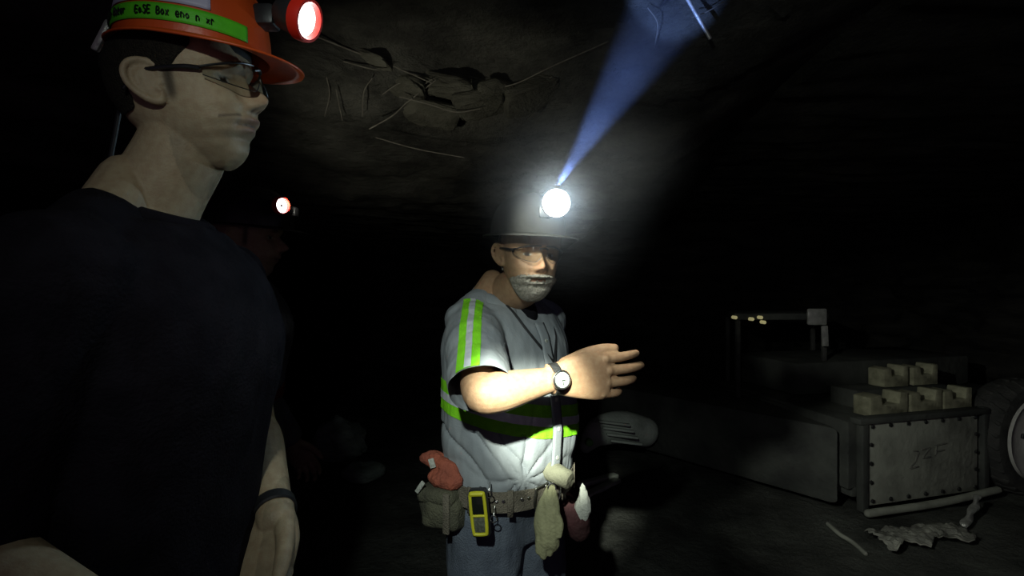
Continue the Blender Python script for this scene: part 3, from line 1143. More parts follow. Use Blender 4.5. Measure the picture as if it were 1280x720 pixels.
# watch of person 2
wt = empty('wristwatch', wrBr)
dW = (wrBr - elBr).normalized()
wc = wrBr - dW * .006
out = V(-.05, -1, .05)
out = (out - dW * out.dot(dW)).normalized()
upw = dW.cross(out).normalized()
g = G()
g.grid([[wc + dW * h + (out * math.cos(t) * 1.0 + upw * math.sin(t) * 1.02) * r for t in np.linspace(0, 2 * math.pi, 44, endpoint=False)]
        for h, r in ((-.010, .0315), (-.009, .0345), (.009, .0345), (.010, .0315), (-.010, .0315))], cap=False)
g.build('strap', M['dark_metal'], wt)
g = G()
cw = wc + out * .033
g.cyl(cw - out * .004, cw + out * .009, .021, 36, .002)
case = g.build('case', M['metal'], wt)
g = G()
g.cyl(cw + out * .0085, cw + out * .0100, .0165, 32, .0004)
g.build('dial', M['watch_face'], case)
g = G()
g.tube([cw + out * .0105, cw + out * .0105 + upw * .011], .0007, n=6)
g.tube([cw + out * .0105, cw + out * .0105 + dW * .007 + upw * .003], .0009, n=6)
g.build('hand', M['ink'], case)
tag(wt, 'round steel wristwatch on the outstretched arm of the bearded man', 'watch')

# gear on the belt
def frame_on_belt(t, dz, o, tiltdeg=0):
    p = belt_pt(t, dz, o)
    q = belt_pt(t, dz, o + .02)
    x = (q - p)
    x.z = 0
    x.normalize()
    z = V(0, 0, 1)
    y = z.cross(x)
    R = Matrix(((x.x, y.x, z.x), (x.y, y.y, z.y), (x.z, y.z, z.z))) @ Matrix.Rotation(math.radians(tiltdeg), 3, 'X')
    return p, R, R @ V(1, 0, 0), R @ V(0, 1, 0), R @ V(0, 0, 1)


def placed(px, py, Y, look, tiltdeg):
    """frame at a pixel ray: x faces `look`, z up tilted"""
    p = P(px, py, Y)
    x = Vector(look)
    x.z = 0
    x.normalize()
    z = V(0, 0, 1)
    y = z.cross(x)
    R = Matrix(((x.x, y.x, z.x), (x.y, y.y, z.y), (x.z, y.z, z.z))) @ Matrix.Rotation(math.radians(tiltdeg), 3, 'X')
    return p, R, R @ V(1, 0, 0), R @ V(0, 1, 0), R @ V(0, 0, 1)


# gas detector: yellow-framed meter
p, R, ux, uy, uz = placed(600, 640, 1.225, (-.18, -1, 0), 6)
gd = empty('gas_detector', p - uz * .058)
ux, uy, uz = ux * .88, uy * .88, uz * .88
R = R @ Matrix.Scale(.88, 3)
g = G()
g.box(p, (.030, .050, .128), R, .008, 3)
g.build('body', M['black_plastic'], gd)
g = G()
pts = [p + ux * .0155 + uy * a + uz * b for a, b in ((-.019, .050), (-.014, .057), (.014, .057), (.019, .050), (.020, .0), (.018, -.046), (.013, -.053), (-.013, -.053), (-.018, -.046), (-.020, 0), (-.019, .05))]
g.tube(pts, .0042, n=8, seg=70, ends=False)
g.tube([p + ux * .0155 + uy * -.018 + uz * -.004, p + ux * .0155 + uy * .018 + uz * -.004], .003, n=8)
g.tube([p + ux * .0155 + uy * -.016 + uz * .055, p + ux * .0155 + uy * .016 + uz * .055], .006, n=8)
g.build('frame', M['yellow'], gd)
g = G()
g.box(p + ux * .0155 + uz * .024, (.003, .032, .046), R, .001)
g.build('screen', M['screen'], gd)
g = G()
g.box(p + ux * .0155 - uz * .028, (.003, .031, .040), R, .001)
for i in range(3):
    for j in range(3):
        g.box(p + ux * .0172 - uz * (.016 + .012 * j) + uy * (-.009 + .009 * i), (.003, .006, .007), R, .001)
g.build('keypad', M['keypad'], gd)
g = G()
g.tube([p - ux * .012 + uz * .05, p - ux * .030 + uz * .052, p - ux * .040 + uz * .03], .005, n=8)
g.box(p - ux * .020 + uz * .02, (.008, .022, .06), R, .002)
g.build('clip', M['dark_metal'], gd)
tag(gd, 'yellow-rimmed handheld gas detector with dark screen, hanging on the belt', 'gas detector')

# round canteen-like pouch on his right hip
p, R, ux, uy, uz = placed(553, 630, 1.33, (-.45, -1, 0), 0)
ps = empty('belt_pouch', p - uz * .07)
g = G()
g.ell(p, (.048, .066, .055), R, 24, 16)
g.box(p - uz * .012 + uy * .01, (.085, .115, .085), R, .022, 3)
g.remesh(.005, 16)
g.displace(lambda c, n: n * .004 * fbm(c, 22, 3))
g.build('body', M['canvas'], ps, fixn=False)
g = G()
g.box(p + uz * .030 + ux * .010, (.074, .110, .040), R, .019, 4)
g.displace(lambda c, n: n * .003 * fbm(c, 25, 3))
g.build('flap', M['canvas'], ps)
g = G()
g.box(P(525, 609, 1.30), (.006, .012, .036), R @ Matrix.Rotation(math.radians(-35), 3, 'X'), .002)
g.build('tag', M['white_cloth'], ps)
g = G()
g.box(p + uy * .040 + ux * .047, (.006, .018, .10), R, .002)
g.build('strap', M['belt'], ps)
tag(ps, 'olive canvas pouch bulging from the belt on the near hip of the bearded man', 'pouch')
# orange glove stuffed behind the pouch
p, R, ux, uy, uz = placed(550, 590, 1.36, (-.45, -1, 0), 0)
og = empty('orange_glove', p - uz * .03)
g = G()
g.tube([P(532, 572, 1.36), P(545, 578, 1.345), P(560, 590, 1.32), P(570, 602, 1.30)], [.016, .024, .030, .022], n=14, flat=(V(.4, .9, 0).normalized(), .7))
g.tube([P(541, 596, 1.33), P(552, 600, 1.315), P(566, 604, 1.30)], [.014, .022, .018], n=12)
g.tube([P(529, 573, 1.36), P(540, 567, 1.36), P(556, 574, 1.37)], [.008, .011, .012], n=10)
g.remesh(.003, 3)
g.displace(lambda c, n: n * .004 * fbm(c, 40, 3))
g.build('cloth', M['orange_cloth'], og, fixn=False)
g = G()
g.box(P(540, 579, 1.318), (.004, .016, .024), R @ Matrix.Rotation(math.radians(20), 3, 'X'), .001)
g.build('label', M['white_cloth'], og)
tag(og, 'crumpled orange glove with a white tag tucked above the olive pouch', 'glove')
# snap hooks
for i, (x0, y0) in enumerate(((611, 618), (617, 649))):
    hk = G()
    c = P(x0, y0, 1.225)
    ring = [c + V(.008 * math.cos(t), 0, .008 * math.sin(t)) for t in np.linspace(0, 2 * math.pi, 17)]
    hk.tube(ring, .0016, n=7, seg=40, ends=False)
    hk.tube([c + V(-.008, 0, 0), c + V(-.020, .005, .002)], .0024, n=7)
    hk.tube([c + V(0, 0, .008), c + V(.001, .006, .016), c + V(.002, .03, .018)], .0015, n=7)
    o = hk.build('snap_hook', M['metal'])
    tag(o, ('small shiny snap hook beside the gas detector screen', 'small shiny snap hook lower down beside the gas detector keypad')[i], 'snap hook', 'snap hooks on the belt')
# rolled khaki cloth and hanging leather glove on the front of the belt
g = G()
ra, rb_ = P(684, 586, 1.345), P(713, 601, 1.30)
g.cyl(ra, rb_, .027, 28, .005, .024)
bmesh.ops.subdivide_edges(g.bm, edges=[e for e in g.bm.edges if e.calc_length() > .02], cuts=6)
g.displace(lambda c, n: n * .003 * fbm(c, 30, 2))
o = g.build('rolled_cloth', M['white_khaki'])
tag(o, 'stubby pale khaki roll poking out above the hanging glove on the belt', 'rolled cloth')
gl = empty('work_glove', P(684, 690, 1.26))
g = G()
g.tube([P(688, 612, 1.275), P(686, 632, 1.262), P(685, 655, 1.258), P(684, 674, 1.258)], [.014, .028, .034, .030], n=16, flat=(V(.2, 1, 0).normalized(), .55))
for dx, l in ((-11, 690), (-4, 695), (4, 692), (10, 684)):
    g.tube([P(684 + dx * .6, 662, 1.258), P(684 + dx, 678, 1.257), P(683 + dx, l, 1.258)], [.011, .010, .008], n=10)
g.tube([P(694, 640, 1.25), P(700, 655, 1.245), P(699, 670, 1.245)], [.012, .010, .008], n=10)
g.remesh(.003, 3)
g.displace(lambda c, n: n * (.004 * fbm(V(c.x * 2.2, c.y, c.z * .3), 28, 2)))
g.build('glove', M['leather'], gl, fixn=False)
g = G()
c = P(690, 610, 1.27)
g.tube([c + V(.009 * math.cos(t), 0, .011 * math.sin(t)) for t in np.linspace(0, 2 * math.pi, 17)], .0025, n=7, seg=40, ends=False)
g.build('ring', M['metal'], gl)
tag(gl, 'yellowish leather work glove hanging fingers down from the front of the belt', 'glove')
# far-hip pouch with white rag
fp = empty('hip_pouch', P(718, 665, 1.46))
g = G()
g.tube([P(708, 634, 1.47), P(718, 645, 1.46), P(722, 660, 1.46)], [.034, .042, .036], n=16)
g.displace(lambda c, n: n * .004 * fbm(c, 25, 3))
g.build('body', M['maroon'], fp)
tag(fp, 'dark red-brown pouch on the far hip, holding a white rag', 'pouch')
g = G()
g.tube([P(728, 604, 1.44), P(729, 617, 1.44), P(729, 632, 1.437), P(722, 648, 1.44)], [.003, .014, .024, .024], n=14, flat=(V(.3, 1, 0).normalized(), .6))
g.remesh(.003, 2)
g.displace(lambda c, n: n * .004 * fbm(V(c.x * 2, c.y, c.z * .5), 45, 3))
o = g.build('rag', M['white_cloth'], fixn=False)
tag(o, 'white rag with a pointed tip sticking up from the red-brown hip pouch', 'rag')

# =================================================================== PERSON 3: dark figure behind
bodyC = frame((-.86, 1.60, 0), 8)
lampC = P(352, 257, 1.45)
headC = frame((-.80, 1.56, 1.60), 6, 0, 0)
rootC = empty('person', (-.86, 1.60, 0), math.radians(8))
tag(rootC, 'person in dark work clothes almost lost in the dark behind the black t-shirt man', 'person')
secC = [(z * .96, a, b, c) for z, a, b, c in secA]
shC = [bodyC @ V(0, s * .18, 1.40) for s in (1, -1)]
elC = [bodyC @ V(-.04, .22, 1.12), bodyC @ V(-.02, -.24, 1.12)]
wrC = [bodyC @ V(.10, .22, .90), bodyC @ V(.0, -.25, .88)]
g = G()
torso_geo(g, bodyC, secC, -.012, zmin=.98)
for i in (0, 1):
    arm_geo(g, shC[i], elC[i], wrC[i])
    hand_build(g, handframe(wrC[i], wrC[i] - elC[i], bodyC.to_3x3() @ V(.3, 0, 1)), 1., (.5, .55, .6, .65), .05, (.75, .6, -.2), dorsal=(-1, 1)[i])
g.tube([bodyC @ V(-.02, 0, 1.40), bodyC @ V(-.01, 0, 1.50), headC @ V(-.022, 0, -.07), headC @ V(-.02, 0, 0)], [.066, .060, .057, .058], n=24, seg=24)
head_geo(g, headC, .7)
ear_geo(g, headC, -1)
ear_geo(g, headC, 1)
g.remesh(.004, 2)
g.build('body', M['skin'], rootC, tint=face_tint(headC, (.36, .25, .17), (.3, .14, .11), .4), fixn=False)
g = G()
torso_geo(g, bodyC, secC, .016, zmin=.90, zmax=1.475)
for i in (0, 1):
    d = elC[i] - shC[i]
    g.tube([shC[i] - d * .05, shC[i] + d * .5, elC[i], elC[i].lerp(wrC[i], .5), elC[i].lerp(wrC[i], .9)], [.074, .070, .062, .055, .046], n=20)
    sd = (1, -1)[i]
    g.tube([bodyC @ V(-.02, sd * .05, 1.49), bodyC @ V(-.02, sd * .09, 1.46), bodyC @ V(-.01, sd * .16, 1.42)], [.03, .046, .054], n=16)
g.remesh(.007, 4)
g.displace(lambda p, n: n * (.007 * fbm(p, 8, 3)))
srcC = g.bm.copy()
srcC.normal_update()
M['dark_jacket'] = mat('dark_jacket', (.15, .15, .16), .9, col2=(.09, .09, .1), nscale=10, bump=.4)
M['dull_orange'] = mat('dull_orange_stripe', (.20, .035, .02), .8, col2=(.14, .025, .015), nscale=15)
jk = g.build('jacket', M['dark_jacket'], rootC, fixn=False)
strip_from(srcC, [(V(0, 0, 1.10), V(0, 0, 1)), (V(0, 0, 1.15), V(0, 0, -1))], lambda c, n: True).build('stripe', M['dull_orange'], jk, fixn=False)
srcC.free()
g = G()
torso_geo(g, bodyC, secC, .006, zmax=.96)
legs_geo(g, bodyC, .87, ((.0, .02), (.03, -.02)), .014)
g.remesh(.01, 4)
g.build('trousers', M['dark_trousers'], rootC, fixn=False)
boots(bodyC, rootC, ((.0, .02), (.03, -.02)))
hatC = frame((-.80, 1.56, 1.635), 6, -3, 0)
hrC = hard_hat('hard_hat', hatC, M['black_plastic'], .128, .106, .12, .045, .014)
tag(hrC, 'dark hard hat with a small ring-lit cap lamp in the background', 'hard hat')
cap_lamp(hrC, lampC, V(.86, -.42, -.05), hatC @ V(.124, 0, .055), M['red_halo_plastic'], M['lens_white'], .0235, dot=True)

# =================================================================== SETTING
def sheet(nx, ny, fn):
    g = G()
    g.grid([[fn(i / nx, j / ny) for i in range(nx + 1)] for j in range(ny + 1)], closed=False)
    return g


def floor_z(x, y):
    z = .035 * fbm((x, y, 0), 1.1, 5) + .012 * fbm((x, y, 3), 6, 3)
    if x < 1.6:
        z += .018 * math.sin(y * 9 + x * .8) * gs(y - 3.2, .9) * (1 if x < .6 else max(0, 1.6 - x))
    k = 1 - min(1, max(0, (math.hypot(x + .3, y - 1.2) - 1.3) / .6))
    return z * (1 - k) - .004


g = sheet(150, 170, lambda u, v: V(-3.2 + 9 * u, -1.5 + 9.5 * v, floor_z(-3.2 + 9 * u, -1.5 + 9.5 * v)))
fl = g.build('floor', M['floor'])
tag(fl, kind='structure')


def vline(x):
    """distance at which the near roof breaks down into the sagging brow"""
    if x < -.159:
        return 2.15 + (x + .159) * .594
    return 2.15 - (x + .159) * .645 if x < .9 else 1.467


def roof_z(x, y):
    z = 2.37 + .015 * fbm((x, y, 5), 2.2, 5)
    yb = vline(x) + .02 * fbm((x, y, 2), 3, 2)
    if x < 1.2:
        w = 1 if x < .7 else (1.2 - x) / .5
        d = max(0, y - yb)
        sag = min(.40, .085 * min(1, d / .05) + d * .26)
        st = .035 * (math.floor((d * 5 + .8 * fbm((x, y, 1), 2, 3))) % 2) * (1 if d > 0 else 0)
        z -= (sag + st * .8) * w
        z += .03 * abs(fbm((x * 1.2, y * 2, 9), 3, 4)) * w * (1 if d > 0 else 0)
    else:
        z += .035 * fbm((x * .5, y * 3, 7), 2, 4) - .02 * max(0, x - 2) - .04
    return z


g = sheet(230, 220, lambda u, v: V(-3.2 + 9 * u, -1.5 + 9 * v ** 1.0, roof_z(-3.2 + 9 * u, -1.5 + 9 * v)))
ce = g.build('ceiling', M['rock'])
tag(ce, kind='structure')


def rib(x, z, amp, s):
    lay = math.floor(z * 9 + .6 * fbm((x, z, 1), 1.2, 2))
    return amp * (.8 * fbm((x * .7, z * 2.2, s), 1.6, 5) + .35 * noise.noise(V(lay * 7.3, x * .6, s)))


g = sheet(150, 60, lambda u, v: V(-3.2 + 9 * u, 6.6 + rib(-3.2 + 9 * u, 2.45 * v, .3, 4.1), -.1 + 2.5 * v))
tag(g.build('wall_back', M['rib']), kind='structure')
g = sheet(130, 60, lambda u, v: V(-2.5 + rib(-1.5 + 9 * u, 2.5 * v, .25, 8.7), -1.5 + 9 * u, -.1 + 2.5 * v))
tag(g.build('wall_left', M['rib']), kind='structure')
g = sheet(130, 60, lambda u, v: V(5.0 + rib(-1.5 + 9 * u, 2.5 * v, .3, 2.9), -1.5 + 9 * u, -.1 + 2.5 * v))
tag(g.build('wall_right', M['rib']), kind='structure')

# loose slabs caught above the roof wire, at the brow
slabs = [((455, 75, 1.98), (.12, .07, .022), 20, 'long thin slab hanging along the roof wire nearest the orange hat'),
         ((505, 108, 2.10), (.10, .08, .028), 12, 'flat brown slab sagging under the crossing roof wires'),
         ((556, 112, 2.14), (.13, .08, .030), 8, 'broad pale slab below the straight roof wire'),
         ((600, 128, 2.15), (.12, .09, .035), -10, 'blunt slab at the point where the roof wires meet'),
         ((540, 140, 2.20), (.15, .10, .025), 10, 'wide slab tucked behind the broad pale slab'),
         ((618, 112, 2.10), (.07, .06, .035), -25, 'small chunky slab topping the meeting point of the roof wires'),
         ((668, 120, 2.10), (.13, .10, .030), -22, 'slab sloping up toward the beam of light')]
for i, ((px, py, Y), sz, rot, lab) in enumerate(slabs):
    rr = random.Random(i + 20)
    b = bmesh.new()
    for _ in range(26):
        v = V(rr.uniform(-1, 1), rr.uniform(-1, 1), rr.uniform(-1, 1))
        m_ = max(abs(v.x), abs(v.y), abs(v.z) * .9)
        v = v / m_ * rr.uniform(.85, 1)
        b.verts.new((v.x * sz[0], v.y * sz[1], v.z * sz[2]))
    r = bmesh.ops.convex_hull(b, input=b.verts[:])
    bmesh.ops.delete(b, geom=list({x for x in r['geom_interior'] + r['geom_unused'] if isinstance(x, bmesh.types.BMVert)}), context='VERTS')
    bmesh.ops.bevel(b, geom=b.edges[:], offset=.006, segments=1, affect='EDGES')
    bmesh.ops.subdivide_edges(b, edges=b.edges[:], cuts=2, use_grid_fill=True)
    g = G()
    g.merge(b, Matrix.Translation(P(px, py, Y)) @ Matrix.Rotation(math.radians(rot), 4, 'Y') @ Matrix.Rotation(math.radians(-14), 4, 'X'))
    g.displace(lambda p, n: n * .007 * fbm(p, 18, 4))
    tag(g.build('rock_slab', M['slab'], sharp=28), lab, 'rock slab', 'loose rock slabs held in the roof wire')

# roof wire: straight strand and crossing sagging strands
WR = [([(392, 44, 1.80), (455, 69, 1.93), (535, 98, 2.07), (592, 113, 2.12)], .0035), ([(430, 77, 1.90), (470, 87, 1.95), (492, 84, 2.0), (540, 104, 2.06)], .0025),
      ([(462, 161, 2.05), (490, 145, 2.07), (510, 127, 2.08), (545, 100, 2.06)], .0028), ([(500, 121, 2.05), (535, 130, 2.08), (570, 140, 2.10), (600, 136, 2.10)], .0024),
      ([(592, 113, 2.12), (640, 106, 2.06), (690, 83, 1.96), (760, 52, 1.80)], .0028), ([(408, 95, 1.95), (412, 118, 2.02), (406, 145, 2.1)], .0024),
      ([(420, 112, 1.98), (424, 132, 2.05), (428, 150, 2.1)], .002), ([(465, 98, 1.96), (455, 115, 2.0), (453, 145, 2.08)], .002),
      ([(470, 172, 2.18), (520, 186, 2.24), (580, 197, 2.28)], .0022), ([(640, 108, 2.06), (655, 118, 2.1), (668, 106, 2.06), (690, 96, 2.0)], .002),
      ([(810, 10, 1.62), (822, 30, 1.66), (818, 60, 1.74)], .002), ([(865, 22, 1.62), (885, 14, 1.60), (905, 2, 1.56)], .0016), ([(540, 99, 2.05), (520, 110, 2.06), (500, 104, 2.04), (478, 118, 2.06)], .002)]
rw = empty('roof_wire', P(560, 110, 2.1))
for pts, r in WR:
    g = G()
    g.tube([P(*q) for q in pts], r, n=7, seg=26)
    g.build('strand', M['wire'], rw)
tag(rw, 'loose rusty roof wire strung in crossing strands under the sagging roof', 'wire mesh')

# hanging bolt rod by the beam
rb = empty('roof_bolt', P(872, 10, 1.60))
g = G()
top = P(852, -14, 1.58)
g.cyl(top, P(888, 49, 1.60), .0058, 14, .001)
g.build('rod', M['light_metal'], rb)
g = G()
dd = (P(888, 49, 1.60) - top).normalized()
g.box(top, (.11, .11, .008), dd.to_track_quat('Z', 'Y').to_matrix(), .003)
g.build('plate', M['dark_metal'], rb)
tag(rb, 'thin pale rod hanging from the roof at the top of the light beam', 'roof bolt')

# =================================================================== MACHINE
K = V(2.10, 3.20, 0)
u = V(.965, .263, 0)
nb = V(-.263, .965, 0)
w = V(-.632, .775, 0)
nf = -nb
mr = empty('mining_machine', K + u * .6 + nb * .9)
tag(mr, 'low dusty grey mining machine with canopy and wheels parked along the wall', 'mining machine')


def uv(a, b=0., z=0.):
    return K + u * a + nb * b + V(0, 0, z)


def xy(p):
    return (p.x, p.y)


RU = Matrix(((u.x, nb.x, 0), (u.y, nb.y, 0), (0, 0, 1)))
g = G()
g.prism([xy(uv(.05, .04)), xy(uv(2.3, .55)), xy(uv(2.3, 1.5)), xy(uv(.2, 1.5))], .16, .60, .02)
g.prism([xy(uv(.10, .06)), xy(uv(1.22, .06)), xy(uv(1.22, 1.3)), xy(uv(.10, 1.3))], .10, .58, .02)
g.build('chassis', M['machine'], mr)
g = G()
L = K + w * 2.3
g.prism([xy(K + w * .06 + u * .02), xy(L), xy(L + u * 1.1), xy(uv(.25, 1.4))], .06, .56, .03)
g.build('front_section', M['machine'], mr)
g = G()
g.prism([xy(uv(.35, .75)), xy(uv(2.2, .75)), xy(uv(2.2, 1.45)), xy(uv(.35, 1.45))], .60, .86, .03)
g.build('engine_cover', M['machine'], mr)
# side panel with bolts and bumper bar
g = G()
g.box(uv(.66, .03, .325), (.96, .03, .53), RU, .006)
pn = g.build('side_panel', M['panel'], mr)
tag(pn, 'pale scuffed bolted panel')
for i in range(7):
    for z in (.565, .09):
        b = G()
        c = uv(.21 + .15 * i, .014, z)
        b.cyl(c, c + nf * .010, .014, 8, .002)
        b.build('bolt', M['dark_metal'], pn)
for z in (.21, .33, .45):
    for a in (.20, 1.12):
        b = G()
        c = uv(a, .014, z)
        b.cyl(c, c + nf * .010, .014, 8, .002)
        b.build('bolt', M['dark_metal'], pn)
g = G()
for s_ in ([(.56, .38), (.60, .37), (.57, .31), (.53, .27), (.60, .275)], [(.63, .385), (.70, .39)], [(.70, .39), (.64, .33), (.71, .33)], [(.75, .40), (.85, .41)], [(.76, .36), (.83, .365)], [(.76, .40), (.75, .34)]):
    g.tube([uv(a, .0135, z) for a, z in s_], .006, n=6, seg=20)
M['faded'] = mat('faded_paint', (.10, .10, .09), .8, col2=(.2, .2, .17), nscale=40)
g.build('faded_marking', M['faded'], pn)
g = G()
g.tube([uv(.10, -.05, .05), uv(.66, -.06, .055), uv(1.24, -.04, .075)], .024, n=12)
g.build('bumper_bar', M['panel'], mr)
g = G()
for a in (.14, 1.20):
    g.box(uv(a, .02, .33), (.05, .05, .60), RU, .008)
g.box(uv(.66, .03, .605), (1.14, .08, .04), RU, .01)
g.build('panel_frame', M['machine'], mr)
# wheels
for a, b_, s_ in ((1.60, .03, 1), (2.05, 1.62, -1)):
    c = uv(a, b_, .395)
    ax = nf * s_
    T = Matrix.Translation(c) @ ax.to_track_quat('Z', 'Y').to_matrix().to_4x4()
    g = G()
    g.lathe([(.27, .02), (.29, .085), (.335, .10), (.378, .09), (.398, .05), (.402, 0), (.398, -.10), (.37, -.15), (.32, -.16), (.27, -.10), (.27, .02)], T, 64)
    for j in range(28):
        t = 2 * math.pi * j / 28
        for sgn in (1, -1):
            pA = T @ V(.395 * math.cos(t), .395 * math.sin(t), .02 * sgn - .015)
            pB = T @ V(.38 * math.cos(t + .1 * sgn), .38 * math.sin(t + .1 * sgn), .09 * sgn - .015)
            g.tube([pA, pB], .017, n=6)
    ty = g.build('tyre', M['rubber'], mr)
    g = G()
    g.lathe([(.001, .080), (.10, .080), (.12, .074), (.20, .080), (.255, .088), (.275, .100), (.285, .104), (.285, .02), (.001, .02)], T, 56)
    rm = g.build('rim', M['rim'], ty)
    g = G()
    g.lathe([(.001, .125), (.05, .125), (.065, .115), (.075, .07), (.001, .07)], T, 24)
    for j in range(5):
        t = 2 * math.pi * j / 5 + .4
        g.box(T @ V(.10 * math.cos(t), .10 * math.sin(t), .082), (.10, .035, .02), (T.to_3x3() @ Matrix.Rotation(t, 3, 'Z')), .006)
    g.build('hub', M['black_plastic'], rm)
# canopy with posts and a row of small marker lights
cz = 1.21
g = G()
c0, c1, c2, c3 = P(1036, 390, 4.15), P(918, 398, 4.15), P(905, 398, 4.9), P(1020, 392, 4.9)
g.prism([xy(c0), xy(c1), xy(c2), xy(c3)], cz - .02, cz + .035, .01)
cp = g.build('canopy', M['machine'], mr)
g = G()
g.box(P(1021, 396, 4.12), (.155, .03, .135), None, .02)
g.build('canopy_end', M['light_metal'], cp)
g = G()
g.box(P(1031, 420, 4.10), (.05, .02, .165), Matrix.Rotation(-.04, 3, 'Y'), .006)
g.build('hanging_plate', M['light_metal'], cp)
for p4 in (c0, c1, c2, c3):
    g = G()
    q = V(p4.x, p4.y, cz).lerp(V((c0.x + c2.x) / 2, (c0.y + c2.y) / 2, cz), .08)
    g.box(V(q.x, q.y, (.5 + cz) / 2), (.036, .036, cz - .5), None, .008)
    g.build('canopy_post', M['rubber'], mr)
for px, py in ((920, 397), (941, 399), (952, 397), (956, 403)):
    g = G()
    c = P(px, py, 4.10)
    g.cyl(c, c + V(0, .06, 0), .014, 14, .003)
    g.build('marker_light', M['amber'], cp)
# rounded fender behind the bearded man, with a green reflector
g = G()
fc = P(775, 545, 4.0)
g.tube([P(732, 558, 3.9), P(748, 540, 4.0), P(776, 534, 4.1), P(806, 540, 4.2)], [.05, .11, .13, .12], n=20, flat=(V(0, 1, 0), .8))
for k in range(4):
    g.box(P(768 + 5 * k, 529 + 8 * k, 3.88), (.24, .03, .018), Matrix.Rotation(.12, 3, 'Y'), .006)
M['pale_paint'] = mat('worn_pale_paint', (.62, .68, .60), .7, col2=(.40, .44, .39), nscale=6, bump=.3)
g.build('fender', M['pale_paint'], mr)
g = G()
c = P(737, 554, 3.80)
g.cyl(c, c + V(0, .05, 0), .028, 16, .006)
M['green_ref'] = mat('green_reflector', (.2, .55, .15), .25, spec=.7, col2=(.15, .42, .1))
g.build('reflector', M['green_ref'], mr)
for p0, p1 in ((P(760, 540, 4.02), V(1.02, 4.72, .30)), (P(800, 542, 4.2), V(1.22, 4.55, .30))):
    g = G()
    g.tube([p0, p1], .04, n=12)
    g.build('fender_bracket', M['machine'], mr)
for a_, b_, lab in ((P(724, 606, 3.70), P(770, 594, 3.92), 'flat pale bar on the floor behind the red-brown hip pouch, the farther of two'),
                    (P(730, 621, 3.50), P(772, 600, 3.82), 'flat pale bar on the floor behind the white rag, the nearer of two')):
    g = G()
    g.box((a_ + b_) / 2, (.06, (b_ - a_).length, .03), (b_ - a_).to_track_quat('Y', 'Z').to_matrix(), .006)
    tag(g.build('steel_bar', M['pale_paint']), lab, 'metal bar', 'flat bars on the floor')
# notched pale blocks on the deck
g = G()
g.box(uv(.86, .42, .66), (.86, .22, .13), RU, .01)
g.build('raised_deck', M['machine'], mr)
blk = [(.28, .08, .602, .32, 'widest notched pale block, at the end of the front row nearest the canopy'),
       (.63, .08, .602, .28, 'middle notched pale block of the front row above the bolted panel'),
       (.93, .08, .602, .26, 'notched pale block of the front row nearest the wheel'),
       (.72, .34, .727, .23, 'rear notched block behind the gap between the widest and the middle one'),
       (1.00, .34, .727, .24, 'rear notched block standing behind the front block nearest the wheel')]
for a, b_, z, wd, lab in blk:
    g = G()
    h = .15
    pr = [(0, 0), (wd, 0), (wd, h), (wd * .80, h), (wd * .76, h * .5), (wd * .32, h * .5), (wd * .28, h * .95), (0, h * .85)]
    T = Matrix.Translation(uv(a, b_, z)) @ RU.to_4x4() @ Matrix.Rotation(math.radians(90), 4, 'X')
    g.prism(pr, -.13, .0, .006, T)
    tag(g.build('notched_block', M['pale_block']), lab, 'block', 'notched pale blocks on the machine deck')

# floor items
g = G()
def crumple(u_, v_):
    c = P(1150, 680, 2.92)
    x = (u_ - .5) * .62
    y = (v_ - .5) * .34
    return V(c.x + x, c.y + y + x * .25, .02 + .05 * abs(fbm((x, y, 2), 7, 4)) + .03 * (1 - abs(v_ - .5) * 2))


def sheet_uv(i, j):
    a, b_ = i / 48 - .5, j / 20 - .5
    wob = .72 + .4 * fbm((a * 4, 0, 3 if b_ > 0 else 9), 1, 3)
    return .5 + a * (.95 + .16 * fbm((b_ * 5, 1, 2), 1, 2)), .5 + b_ * wob * .72 + .12 * fbm((a * 3, 5, 5), 1, 2)


g.grid([[crumple(*sheet_uv(i, j)) for i in range(49)] for j in range(21)], closed=False)
o = g.build('crumpled_sheet', M['pale_sheet'], sharp=25)
md = o.modifiers.new('thickness', 'SOLIDIFY')
md.thickness = .006
tag(o, 'pale crumpled sheet lying on the floor below the bolted panel', 'sheet')
g = G()
g.tube([P(1204, 672, 2.98), P(1206, 664, 3.02), P(1206, 655, 3.05), P(1216, 638, 3.15), P(1222, 622, 3.25)], .018, n=10, seg=40)
g.displace(lambda p, n: n * .008 * math.sin(p.z * 160))
tag(g.build('chain', M['light_metal']), 'short twisted chain rising from the floor to the bumper bar', 'chain')
g = G()
g.tube([P(1035, 655, 3.10), P(1050, 668, 2.98), P(1066, 678, 2.90), P(1082, 692, 2.80)], .012, n=10, seg=40)
tag(g.build('hose', M['panel']), 'thin pale hose end lying on the floor at the machine corner', 'hose')


def rock(px, py, Y, sz, seed, lab, m='pale_rock'):
    rr = random.Random(seed)
    g = G()
    g.ell(V(0, 0, 0), sz, n=28, m=18)
    g.displace(lambda p, n: n * (sz[2] * .38 * fbm(p + V(seed, 0, 0), 1.1 / max(sz), 5)))
    c = P(px, py, Y)
    c.z = floor_z(c.x, c.y) + sz[2] * .55
    for v in g.bm.verts:
        v.co += c
    tag(g.build('rock', M[m], sharp=30), lab, 'rock', 'rocks on the mine floor')


rock(425, 545, 4.4, (.24, .2, .20), 3, 'pale greenish boulder in the gap between the two nearest men')
rock(455, 565, 3.9, (.16, .13, .07), 5, 'low flat stone in front of the pale greenish boulder')

